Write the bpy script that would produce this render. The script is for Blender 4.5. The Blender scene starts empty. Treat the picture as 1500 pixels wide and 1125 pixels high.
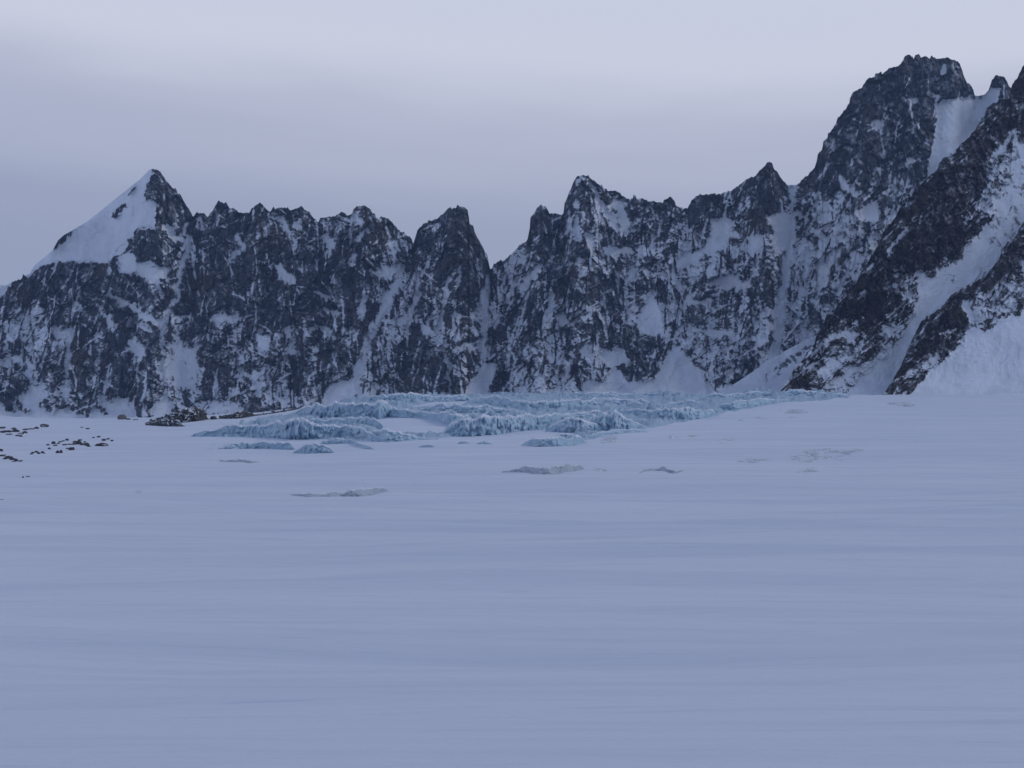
import bpy, math, random
import numpy as np

# ------------------------------------------------------------------ camera, sky, sun, exposure
S = bpy.context.scene
F, CX, YH = 1504.0, 750.0, 600.0          # focal length and horizon row, in units of the 1500 px wide photograph
cd = bpy.data.cameras.new('camera')
cam = bpy.data.objects.new('camera', cd)
S.collection.objects.link(cam)
cd.sensor_width = 36.0
cd.lens = 36.0 * F / 1500.0
cd.shift_y = (YH - 562.5) / 1500.0
cd.clip_start = 0.2
cd.clip_end = 20000
cam.location = (0, 0, 0)
cam.rotation_euler = (math.radians(90), 0, 0)
S.camera = cam

SUN_EL, SUN_AZ = math.radians(36), math.radians(80)     # azimuth clockwise from straight ahead (+Y)
W = bpy.data.worlds.new('World')
S.world = W
W.use_nodes = True
wt = W.node_tree
wt.nodes.clear()
def wn(t, **k):
    n = wt.nodes.new(t)
    for a, v in k.items():
        setattr(n, a, v)
    return n
wo = wn('ShaderNodeOutputWorld')
bg = wn('ShaderNodeBackground')
bg.inputs['Strength'].default_value = 0.1
sky = wn('ShaderNodeTexSky', sky_type='NISHITA', sun_disc=False, sun_elevation=SUN_EL, sun_rotation=SUN_AZ)
tc = wn('ShaderNodeTexCoord')
sep = wn('ShaderNodeSeparateXYZ')
wt.links.new(tc.outputs['Generated'], sep.inputs[0])
mp = wn('ShaderNodeMapping')
mp.inputs['Scale'].default_value = (1.6, 1.6, 9.0)
wt.links.new(tc.outputs['Generated'], mp.inputs[0])
cn = wn('ShaderNodeTexNoise')
cn.inputs['Scale'].default_value = 1.3
cn.inputs['Detail'].default_value = 4.0
cn.inputs['Roughness'].default_value = 0.5
wt.links.new(mp.outputs[0], cn.inputs['Vector'])
m1 = wn('ShaderNodeMath', operation='MULTIPLY_ADD')      # tilt of the cloud layers
m1.inputs[1].default_value = 0.045
wt.links.new(sep.outputs['X'], m1.inputs[0])
wt.links.new(sep.outputs['Z'], m1.inputs[2])
m2 = wn('ShaderNodeMath', operation='MULTIPLY_ADD')
m2.inputs[1].default_value = 0.10
wt.links.new(cn.outputs['Fac'], m2.inputs[0])
wt.links.new(m1.outputs[0], m2.inputs[2])
m3 = wn('ShaderNodeMath', operation='SUBTRACT')
m3.inputs[1].default_value = 0.05
wt.links.new(m2.outputs[0], m3.inputs[0])
cr = wn('ShaderNodeValToRGB')
cr.color_ramp.interpolation = 'EASE'
SKY = [(0.00, (.315, .36, .50)), (0.10, (.33, .375, .515)), (0.165, (.365, .405, .545)), (0.235, (.48, .512, .645)), (0.325, (.68, .705, .82)),
       (0.40, (.665, .70, .83)), (0.58, (.31, .37, .55)), (0.76, (.15, .21, .385)), (1.0, (.10, .155, .325))]
els = cr.color_ramp.elements
els[0].position, els[0].color = SKY[0][0], SKY[0][1] + (1,)
els[1].position, els[1].color = SKY[-1][0], SKY[-1][1] + (1,)
for p, c in SKY[1:-1]:
    e = els.new(p)
    e.color = c + (1,)
wt.links.new(m3.outputs[0], cr.inputs[0])
sc10 = wn('ShaderNodeMix', data_type='RGBA', blend_type='MULTIPLY')
sc10.inputs['Factor'].default_value = 1
sc10.inputs[7].default_value = (9.6, 9.6, 9.6, 1)
wt.links.new(cr.outputs[0], sc10.inputs[6])
mx = wn('ShaderNodeMix', data_type='RGBA')
mx.inputs['Factor'].default_value = 0.96                 # thick cloud cover over the clear sky
wt.links.new(sky.outputs[0], mx.inputs[6])
wt.links.new(sc10.outputs[2], mx.inputs[7])
wt.links.new(mx.outputs[2], bg.inputs['Color'])
wt.links.new(bg.outputs[0], wo.inputs['Surface'])

sd = bpy.data.lights.new('sun', 'SUN')
sd.energy = 0.6
sd.angle = math.radians(20)
sd.color = (1.0, .95, .9)
sun = bpy.data.objects.new('sun', sd)
S.collection.objects.link(sun)
sun.rotation_euler = (math.radians(90) - SUN_EL, 0, math.pi - SUN_AZ)
sun.location = (0, 0, 900)

S.view_settings.view_transform = 'Standard'
S.view_settings.look = 'None'
S.view_settings.exposure = 0.0
S.view_settings.gamma = 1.0
S.view_settings.use_curve_mapping = False
S.render.engine = 'CYCLES'
S.cycles.use_denoising = True
S.cycles.max_bounces = 5
S.cycles.diffuse_bounces = 3
S.cycles.volume_bounces = 1

# ------------------------------------------------------------------ noise
_rng = np.random.default_rng(7)
_perm = _rng.permutation(4096).astype(np.int64)
_ga = _rng.random(4096) * 2 * np.pi
_gx, _gy = np.cos(_ga), np.sin(_ga)
def pn(x, y, seed=0):
    """gradient noise, about -0.7..0.7"""
    x0 = np.floor(x).astype(np.int64)
    y0 = np.floor(y).astype(np.int64)
    fx, fy = x - x0, y - y0
    u = fx * fx * fx * (fx * (fx * 6 - 15) + 10)
    v = fy * fy * fy * (fy * (fy * 6 - 15) + 10)
    def g(ix, iy, dx, dy):
        h = _perm[(_perm[(ix + seed * 131) & 4095] + iy + seed * 17) & 4095]
        return _gx[h] * dx + _gy[h] * dy
    a = g(x0, y0, fx, fy)
    b = g(x0 + 1, y0, fx - 1, fy)
    c = g(x0, y0 + 1, fx, fy - 1)
    d = g(x0 + 1, y0 + 1, fx - 1, fy - 1)
    ab = a + u * (b - a)
    return ab + v * (c + u * (d - c) - ab)
def fbm(x, y, octv=4, seed=0, gain=.5, lac=2.03):
    s, a = 0, 1.0
    for o in range(octv):
        s = s + a * pn(x, y, seed + o)
        x, y, a = x * lac + 3.1, y * lac + 1.7, a * gain
    return s
def ridged(x, y, octv=3, seed=0, gain=.5):
    s, a = 0, 1.0
    for o in range(octv):
        s = s + a * (1 - 2 * np.abs(pn(x, y, seed + o)) * 1.4)
        x, y, a = x * 2.03 + 3.1, y * 2.03 + 1.7, a * gain
    return s
def z1(a):
    return (a - a.mean()) / (a.std() + 1e-9)
def sst(a, b, x):
    t = np.clip((x - a) / (b - a), 0, 1)
    return t * t * (3 - 2 * t)
def rank01(s):
    o = np.argsort(s, axis=None)
    r = np.empty(s.size)
    r[o] = np.linspace(0, 1, s.size)
    return r.reshape(s.shape)
def gauss1(a, sg):
    k = np.exp(-0.5 * (np.arange(-3 * sg, 3 * sg + 1) / sg) ** 2)
    k /= k.sum()
    return np.convolve(np.pad(a, 3 * sg, mode='edge'), k, 'valid')

def facets(x, y, seed, tilt=1.0):
    """cells with a tilted plane each: craggy steps with sharp edges; returns height and a value per cell"""
    x0 = np.floor(x).astype(np.int64)
    y0 = np.floor(y).astype(np.int64)
    best = np.full(x.shape, 1e9)
    hgt = np.zeros(x.shape)
    val = np.zeros(x.shape)
    for i in (-1, 0, 1):
        for j in (-1, 0, 1):
            h = _perm[(_perm[(x0 + i + seed * 131) & 4095] + y0 + j + seed * 29) & 4095]
            cx = x0 + i + .5 + .42 * _gx[h]
            cy = y0 + j + .5 + .42 * _gy[(h * 7 + 3) & 4095]
            dx, dy = x - cx, y - cy
            d = np.abs(dx) * .6 + np.abs(dy) * .6 + .6 * np.hypot(dx, dy)
            m = d < best
            best = np.where(m, d, best)
            hgt = np.where(m, (_gx[(h * 3 + 11) & 4095] * dx + _gy[(h * 5 + 1) & 4095] * dy) * tilt + .35 * _gx[(h * 11 + 5) & 4095], hgt)
            val = np.where(m, _gy[(h * 13 + 7) & 4095], val)
    return hgt, val

# ------------------------------------------------------------------ marks: signed distance to polygons and strokes
def seg_dist(px, py, a, b):
    dx, dy = b[0] - a[0], b[1] - a[1]
    t = np.clip(((px - a[0]) * dx + (py - a[1]) * dy) / (dx * dx + dy * dy + 1e-9), 0, 1)
    return np.hypot(px - a[0] - t * dx, py - a[1] - t * dy), t
def stroke_sd(px, py, pts):
    best = None
    for a, b in zip(pts[:-1], pts[1:]):
        d, t = seg_dist(px, py, a, b)
        s = a[2] + (b[2] - a[2]) * t - d
        best = s if best is None else np.maximum(best, s)
    return best
def poly_sd(px, py, pts):
    ins = np.zeros(px.shape, bool)
    dm = np.full(px.shape, 1e9)
    n = len(pts)
    for i in range(n):
        a, b = pts[i], pts[(i + 1) % n]
        d, _ = seg_dist(px, py, a, b)
        dm = np.minimum(dm, d)
        c = (a[1] > py) != (b[1] > py)
        xi = a[0] + (py - a[1]) * (b[0] - a[0]) / ((b[1] - a[1]) if b[1] != a[1] else 1e-9)
        ins ^= c & (px < xi)
    return np.where(ins, dm, -dm)
def paint(dst, px, py, kind, pts, val, soft=2.0, amount=1.0):
    w = max([p[2] for p in pts]) if kind == 's' else 0
    x0, x1 = min(p[0] for p in pts) - w - 6, max(p[0] for p in pts) + w + 6
    y0, y1 = min(p[1] for p in pts) - w - 6, max(p[1] for p in pts) + w + 6
    m = (px > x0) & (px < x1) & (py > y0) & (py < y1)
    if not m.any():
        return
    s = (stroke_sd if kind == 's' else poly_sd)(px[m], py[m], pts)
    f = sst(-soft, soft, s) * amount
    dst[m] += (val - dst[m]) * f
def shepard(px, py, pts):
    n, dsum = 0, 0
    for x, y, p in pts:
        w = 1 / ((px - x) ** 2 + (py - y) ** 2 + 150) ** 2
        n = n + w * p
        dsum = dsum + w
    return n / dsum

# ------------------------------------------------------------------ object helpers
def props(o, label=None, cat=None, kind=None, group=None):
    if label: o['label'] = label
    if cat: o['category'] = cat
    if kind: o['kind'] = kind
    if group: o['group'] = group
    return o
def make_mesh(name, co, quads, mat, attrs=None, smooth=True):
    me = bpy.data.meshes.new(name)
    co = np.asarray(co, np.float32)
    quads = np.asarray(quads, np.int32)
    me.vertices.add(len(co))
    me.vertices.foreach_set('co', co.ravel())
    nq, k = quads.shape
    me.loops.add(nq * k)
    me.loops.foreach_set('vertex_index', quads.ravel())
    me.polygons.add(nq)
    me.polygons.foreach_set('loop_start', np.arange(0, nq * k, k, dtype=np.int32))
    me.polygons.foreach_set('use_smooth', np.full(nq, smooth))
    me.update(calc_edges=True)
    for an, av in (attrs or {}).items():
        at = me.attributes.new(an, 'FLOAT', 'POINT')
        at.data.foreach_set('value', np.asarray(av, np.float32).ravel())
    me.materials.append(mat)
    return me
def link(name, me, loc=None):
    o = bpy.data.objects.new(name, me)
    S.collection.objects.link(o)
    if loc is not None:
        o.location = loc
    return o
def grid_quads(nr, nc):
    i = np.arange(nr * nc).reshape(nr, nc)
    return np.stack([i[:-1, :-1], i[:-1, 1:], i[1:, 1:], i[1:, :-1]], -1)
def at(x, y, Y):
    """the point at depth Y seen at photograph pixel (x, y)"""
    return np.stack([(x - CX) / F * Y, Y + 0 * x, (YH - y) / F * Y], -1)

# ------------------------------------------------------------------ materials
def new_mat(name):
    m = bpy.data.materials.new(name)
    m.use_nodes = True
    nt = m.node_tree
    nt.nodes.clear()
    out = nt.nodes.new('ShaderNodeOutputMaterial')
    bs = nt.nodes.new('ShaderNodeBsdfPrincipled')
    nt.links.new(bs.outputs[0], out.inputs[0])
    return m, nt, bs
class NB:
    def __init__(s, nt):
        s.nt = nt
        s.tc = nt.nodes.new('ShaderNodeTexCoord')
    def lk(s, a, b):
        if isinstance(a, (int, float)): b.default_value = a
        elif isinstance(a, tuple): b.default_value = a
        else: s.nt.links.new(a, b)
    def noise(s, scale, detail=4, rough=.55, stretch=(1, 1, 1), rot=(0, 0, 0), src='Object', dist=0.):
        mp = s.nt.nodes.new('ShaderNodeMapping')
        mp.inputs['Scale'].default_value = stretch
        mp.inputs['Rotation'].default_value = rot
        s.lk(s.tc.outputs[src], mp.inputs[0])
        n = s.nt.nodes.new('ShaderNodeTexNoise')
        n.inputs['Scale'].default_value = scale
        n.inputs['Detail'].default_value = detail
        n.inputs['Roughness'].default_value = rough
        n.inputs['Distortion'].default_value = dist
        s.lk(mp.outputs[0], n.inputs['Vector'])
        return n.outputs['Fac']
    def math(s, op, a, b=0, c=0):
        n = s.nt.nodes.new('ShaderNodeMath')
        n.operation = op
        for k, v in enumerate((a, b, c)):
            s.lk(v, n.inputs[k])
        return n.outputs[0]
    def step(s, x, lo, hi):
        n = s.nt.nodes.new('ShaderNodeMapRange')
        n.interpolation_type = 'SMOOTHSTEP'
        s.lk(x, n.inputs[0])
        n.inputs[1].default_value = lo
        n.inputs[2].default_value = hi
        return n.outputs[0]
    def mix(s, f, a, b):
        n = s.nt.nodes.new('ShaderNodeMix')
        n.data_type = 'RGBA'
        s.lk(f, n.inputs['Factor'])
        s.lk(a + (1,) if isinstance(a, tuple) else a, n.inputs[6])
        s.lk(b + (1,) if isinstance(b, tuple) else b, n.inputs[7])
        return n.outputs[2]
    def attr(s, name):
        n = s.nt.nodes.new('ShaderNodeAttribute')
        n.attribute_name = name
        return n.outputs['Fac']
    def normal_z(s):
        g = s.nt.nodes.new('ShaderNodeNewGeometry')
        p = s.nt.nodes.new('ShaderNodeSeparateXYZ')
        s.lk(g.outputs['Normal'], p.inputs[0])
        return p.outputs['Z']
    def bump(s, h, dist, strength=1.0, normal=None):
        b = s.nt.nodes.new('ShaderNodeBump')
        b.inputs['Distance'].default_value = dist
        b.inputs['Strength'].default_value = strength
        s.lk(h, b.inputs['Height'])
        if normal is not None: s.lk(normal, b.inputs['Normal'])
        return b.outputs[0]
SNOW = (.76, .82, .90)
def mountain_material(name, m, rock_a, rock_b, rock_c, red_at=.56):
    """rock under patchy snow; m is the size in metres of the finest snow speckle"""
    mat, nt, bs = new_mat(name)
    b = NB(nt)
    fine = b.noise(1 / m, 4, .7, (1, 1, .7))
    fine2 = b.noise(.33 / m, 4, .65, (1, 1, .4), (0, .45, 0))
    fine3 = b.noise(.30 / m, 4, .65, (1, 1, .45), (0, -.6, 0))
    v = b.math('MULTIPLY_ADD', b.math('SUBTRACT', fine, .5), .7, b.attr('snow'))
    v = b.math('MULTIPLY_ADD', b.math('SUBTRACT', fine2, .5), .55, v)
    v = b.math('MULTIPLY_ADD', b.math('SUBTRACT', fine3, .5), .55, v)
    f = b.step(v, -.15, .22)
    dust = b.math('MULTIPLY', b.step(v, -.75, .25), b.step(b.noise(.16 / m, 5, .7, (1, 1, .5), (0, .3, 0)), .38, .66))
    f = b.math('MAXIMUM', f, b.math('MULTIPLY', dust, .62))
    tone = b.noise(.09 / m, 6, .72, (1, 1, .35))  # random tone, contrast raised to imitate relief shading and dark cracks in colour
    red = b.step(b.noise(.028 / m, 3, .5, (1, 1, .7)), red_at, red_at + .18)
    rock = b.mix(b.step(tone, .36, .66), rock_a, rock_b)
    rock = b.mix(b.math('MULTIPLY', red, .8), rock, rock_c)
    sn = b.mix(b.step(b.noise(.05 / m, 4, .6, (1, 1, .3)), .35, .7), SNOW, tuple(c * .86 for c in SNOW))
    b.lk(b.mix(f, rock, sn), bs.inputs['Base Color'])
    bs.inputs['Roughness'].default_value = .9
    bs.inputs['Specular IOR Level'].default_value = .15
    h = b.math('MULTIPLY', b.math('ADD', fine, tone), b.math('SUBTRACT', 1.0, b.math('MULTIPLY', f, .85)))
    b.lk(b.bump(h, m * 2.2, 1.0), bs.inputs['Normal'])
    return mat
M_FAR = mountain_material('granite and snow', 3.2, (.036, .043, .060), (.108, .113, .128), (.13, .105, .09))  # rock tinted bluer, part of the distance haze put into its colour
M_NEAR = mountain_material('dark granite and snow', 1.9, (.018, .017, .018), (.082, .073, .065), (.076, .058, .045), .49)

def snow_material():
    mat, nt, bs = new_mat('wind packed snow')
    b = NB(nt)
    big = b.noise(.012, 4, .5, (.35, 1, 1), (0, 0, .12))
    mid = b.noise(.075, 6, .62, (.10, 1, 1), (0, 0, .30), dist=.7)
    near = b.noise(.8, 6, .66, (.10, 1, 1), (0, 0, .22), dist=.5)
    grain = b.noise(14, 3, .6, (.5, 1, 1))
    c = b.mix(b.step(big, .3, .72), (.755, .80, .875), (.69, .742, .83))
    c = b.mix(b.math('MULTIPLY', b.step(mid, .42, .66), .55), c, (.58, .65, .76))  # icy streaks that also put extra ripple shading into the colour
    c = b.mix(b.math('MULTIPLY', b.step(near, .46, .72), .42), c, (.58, .65, .76))
    spot = b.step(b.noise(1.1, 3, .5, (.25, 1, 1), (0, 0, .2)), .70, .74)  # sparse specks: tiny blue shadows painted into the snow colour
    c = b.mix(b.math('MULTIPLY', spot, .35), c, (.5, .6, .78))
    b.lk(c, bs.inputs['Base Color'])
    bs.inputs['Roughness'].default_value = .75
    bs.inputs['Specular IOR Level'].default_value = .2
    n1 = b.bump(mid, 1.6, .8)
    n2 = b.bump(near, .16, .8, n1)
    n3 = b.bump(grain, .012, .7, n2)
    b.lk(n3, bs.inputs['Normal'])
    return mat
M_SNOW = snow_material()

def ice_material(name, face, deep, dirt, snowline, dirt_amt):
    mat, nt, bs = new_mat(name)
    b = NB(nt)
    nz = b.normal_z()
    n1 = b.noise(.35, 4, .6)
    str_ = b.noise(.5, 4, .65, (1, 1, .4))
    wide = b.noise(.06, 3, .5)
    c = b.mix(b.step(wide, .3, .7), face, deep)
    c = b.mix(b.math('MULTIPLY', b.step(str_, .57, .70), dirt_amt), c, dirt)
    capv = b.math('MULTIPLY_ADD', b.math('SUBTRACT', n1, .5), .9, b.math('MULTIPLY_ADD', b.attr('cap'), .55, nz))
    f = b.step(capv, snowline, snowline + .4)
    grit = b.math('MULTIPLY', b.step(b.noise(.11, 5, .65), .5, .68), .45 * dirt_amt)
    top = b.mix(grit, (.76, .81, .88), (.40, .40, .42))
    b.lk(b.mix(f, c, top), bs.inputs['Base Color'])
    bs.inputs['Roughness'].default_value = .45
    bs.inputs['Specular IOR Level'].default_value = .4
    b.lk(b.bump(b.noise(.9, 4, .65, (1, 1, .5)), .8, .7), bs.inputs['Normal'])
    return mat
M_ICE = ice_material('blue glacier ice', (.47, .64, .75), (.33, .50, .64), (.13, .17, .21), .72, .9)
M_BED = ice_material('broken glacier ice', (.45, .61, .71), (.34, .50, .62), (.15, .17, .20), .98, 1.0)
M_GREY = ice_material('grey bare ice', (.48, .55, .63), (.34, .41, .49), (.20, .23, .27), .84, .8)

def cap_material():
    mat, nt, bs = new_mat('crest snow')
    b = NB(nt)
    g = b.math('MULTIPLY', b.step(b.noise(.16, 5, .7), .48, .68), .7)
    b.lk(b.mix(g, (.80, .85, .91), (.45, .47, .50)), bs.inputs['Base Color'])
    bs.inputs['Roughness'].default_value = .8
    b.lk(b.bump(b.noise(.8, 4, .6), .5, .7), bs.inputs['Normal'])
    return mat
M_CAP = cap_material()

def rock_material(name, a, c_, snow_at, sc=.5):
    mat, nt, bs = new_mat(name)
    b = NB(nt)
    n = b.noise(sc, 5, .65)
    col = b.mix(b.step(n, .3, .7), a, c_)
    v = b.math('MULTIPLY_ADD', b.math('SUBTRACT', b.noise(sc * 1.3, 4, .6), .5), 1.5, b.normal_z())
    b.lk(b.mix(b.step(v, snow_at, snow_at + .12), col, SNOW), bs.inputs['Base Color'])
    bs.inputs['Roughness'].default_value = .9
    bs.inputs['Specular IOR Level'].default_value = .2
    b.lk(b.bump(n, 1.0, .8), bs.inputs['Normal'])
    return mat
M_ROCK = rock_material('dark moraine rock', (.04, .042, .048), (.082, .082, .086), .98, .9)
M_TAN = rock_material('tan moraine rock', (.11, .10, .088), (.165, .148, .128), 1.3, .9)
M_MOUND = rock_material('brown moraine rubble', (.034, .034, .035), (.098, .092, .085), .76, .5)

# ------------------------------------------------------------------ ground shape
_T = [(1.5, 2355), (3, 1527), (6, 1135), (12, 1000), (25, 905), (50, 845), (100, 795), (200, 748), (300, 716), (450, 687),
      (600, 665), (800, 641), (1100, 613), (1450, 591), (1800, 580)]
_lx = np.log([t[0] for t in _T])
_ly = np.array([(YH - t[1]) / F * t[0] for t in _T])
def _catmull(x):
    x = np.clip(x, _lx[0], _lx[-1])
    i = np.clip(np.searchsorted(_lx, x) - 1, 0, len(_lx) - 2)
    h = _lx[i + 1] - _lx[i]
    t = (x - _lx[i]) / h
    m = np.gradient(_ly, _lx)
    return ((2 * t**3 - 3 * t**2 + 1) * _ly[i] + (t**3 - 2 * t**2 + t) * h * m[i]
            + (-2 * t**3 + 3 * t**2) * _ly[i + 1] + (t**3 - t**2) * h * m[i + 1])
_EX = [-400, 0, 60, 130, 190, 240, 300, 380, 430, 480, 520, 600, 720, 850, 1000, 1060, 1150, 1300, 1500, 1900]
_EY = [606, 608, 612, 613, 611, 611, 607, 604, 598, 592, 586, 581, 580, 580, 580, 579, 576, 577, 579, 584]
def ground_base(x, Y):
    """smooth glacier height at depth Y on the line of sight of column x"""
    Yc = np.minimum(Y, 1800.0)
    z = _catmull(np.log(np.maximum(Yc, 1.5)))
    o = np.interp(x, _EX, _EY) - 580.0
    z = z - o / F * Yc * sst(250, 1800, Yc) ** 0.8
    return z - .03 * np.maximum(Y - 1800, 0)
_Yg = np.exp(np.linspace(math.log(3), math.log(1800), 900))
def depth_at(x, y):
    x, y = np.broadcast_arrays(np.asarray(x, float), np.asarray(y, float))
    out = np.empty(x.shape)
    for k in np.ndindex(x.shape):
        yy = YH - F * ground_base(np.full(900, x[k]), _Yg) / _Yg
        yy = np.minimum.accumulate(yy)
        out[k] = np.interp(-y[k], -yy, _Yg)
    return out

def ripples(X, Y):
    """wind ripples and swells, each fading where it would be finer than the grid"""
    R = np.hypot(X, Y)
    Rm = np.maximum(R, 2)
    n = np.zeros_like(X)
    for lam, amp, st, ang, sdv in ((260, 2.8, .6, .3, 1), (95, 2.0, .3, -.45, 2), (40, 1.3, .2, .45, 3), (24, 1.1, .18, .3, 8), (13, .75, .2, -.35, 4), (6, .3, .2, -.2, 5), (2.6, .08, .10, -.25, 6), (.9, .018, .12, -.2, 7)):
        u = (X * math.cos(ang) + Y * math.sin(ang)) * st / lam
        v = (-X * math.sin(ang) + Y * math.cos(ang)) / lam
        fade = sst(.9, 2.2, lam / (Rm * Rm / F / 4.0 * .25 + .02)) * (R < 1900)
        if not np.any(fade > 0):
            continue
        q = pn(u + .7 * pn(u * .7, v * .5, sdv + 40), v + .8 * pn(u, v * .4, sdv + 50), sdv)
        n += amp * (.55 * q + .45 * (np.abs(q) * 2 - .35)) * fade
    return n

def ground_z(x, Y):
    X = (x - CX) / F * Y
    return ground_base(x, Y) + ripples(X, Y)

def build_ground():
    # azimuth columns: fine in view, coarse all round; rows: even on the picture, then out to the mountains
    xin = np.arange(-160, 1661, 3.0)
    a_in = np.arctan((xin - CX) / F)
    a_out = np.linspace(a_in[-1], math.pi, 26)[1:]
    az = np.concatenate([-a_out[::-1], a_in, a_out])
    ys = np.concatenate([[2300, 1900, 1600, 1400, 1300, 1220], np.arange(1170, 579.9, -1.0)])
    rr = depth_at(np.full(ys.shape, CX), ys)
    rr = np.concatenate([[.4, .9], np.maximum.accumulate(rr + np.arange(len(rr)) * 1e-4)])
    rr = np.concatenate([rr, [1850, 1950, 2100, 2300, 2600, 3000, 3500, 4200, 5000]])
    A, R = np.meshgrid(az, rr)
    X, Y = np.sin(A) * R, np.cos(A) * R
    Ac = np.clip(A, -.60, .60)
    xp = CX + F * np.tan(Ac)
    Z = ground_base(xp, R * np.cos(Ac))
    n = ripples(X, Y)
    Z = Z + n * sst(.5, 6, R)
    co = np.stack([X, Y, Z], -1).reshape(-1, 3)
    q = grid_quads(len(rr), len(az)).reshape(-1, 4)
    o = link('ground', make_mesh('ground', co, q, M_SNOW))
    props(o, 'wide wind-rippled snowfield of the glacier filling the lower half of the view', 'snowfield', 'structure')
build_ground()

# ------------------------------------------------------------------ mountains
def bright_bias(x, y):
    return .20 * sst(760, 900, x) * (1 - sst(1180, 1230, x) * (1 - sst(240, 320, y)) * .8) * sst(240, 330, y) * (x < 1290 + (300 - y) * .8) * 1.0

def streaks(p, r, X, Yp, ysky, ybase, n, drift, seed, gain=1.0):
    """runnels, ledges and cracks: tapered lines down the fall line and across it; snow lines lie in grooves, rock lines stand out"""
    rg = np.random.default_rng(seed)
    xs = X[0]
    slope = np.gradient(gauss1(ysky, 14), xs)
    for k in range(n):
        ci = rg.integers(0, len(xs))
        v = rg.random() ** .9
        x0 = xs[ci]
        y0 = ybase[ci] + (ysky[ci] - ybase[ci]) * v
        snow = rg.random() < .52
        ledge = rg.random() < .38
        if ledge:
            a = math.radians(rg.choice([1, -1]) * rg.uniform(18, 50)) if drift == 0 else math.radians(-rg.uniform(25, 58))
            L, w = rg.uniform(6, 24), rg.uniform(.5, 1.5)
            dx, dy = math.cos(a), math.sin(a)
        else:
            t = np.clip(slope[ci] * .35, -.45, .45) * (.35 + .65 * v) + rg.normal() * (.16 if drift == 0 else .3) + drift
            L, w = rg.uniform(8, 46), rg.uniform(.5, 2.1)
            dx, dy = t / math.hypot(t, 1), 1 / math.hypot(t, 1)
        bend = rg.normal() * .006
        x1, x2 = x0 - abs(dx) * L - 8, x0 + abs(dx) * L + 8
        i0, i1 = np.searchsorted(xs, x1), np.searchsorted(xs, x2)
        if i1 - i0 < 2: continue
        Xc, Yc = X[:, i0:i1], Yp[:, i0:i1]
        rows = np.where((Yc.min(1) < y0 + L + 4) & (Yc.max(1) > y0 - L - 4))[0]
        if len(rows) < 2: continue
        r0, r1 = rows[0], rows[-1] + 1
        qx, qy = Xc[r0:r1] - x0, Yc[r0:r1] - y0
        al = qx * dx + qy * dy
        ac = -qx * dy + qy * dx + bend * al * al
        tap = np.clip(1 - (al / L) ** 2, 0, 1)
        f = np.exp(-(ac / (w * (.35 + .65 * tap))) ** 2) * np.sqrt(tap)
        amp = rg.uniform(.35, .8) * gain
        if snow:
            p[r0:r1, i0:i1] += amp * f
            r[r0:r1, i0:i1] += (1.2 if not ledge else -.6) * w * f
        else:
            p[r0:r1, i0:i1] -= amp * f
            r[r0:r1, i0:i1] -= 1.3 * w * f

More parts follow.
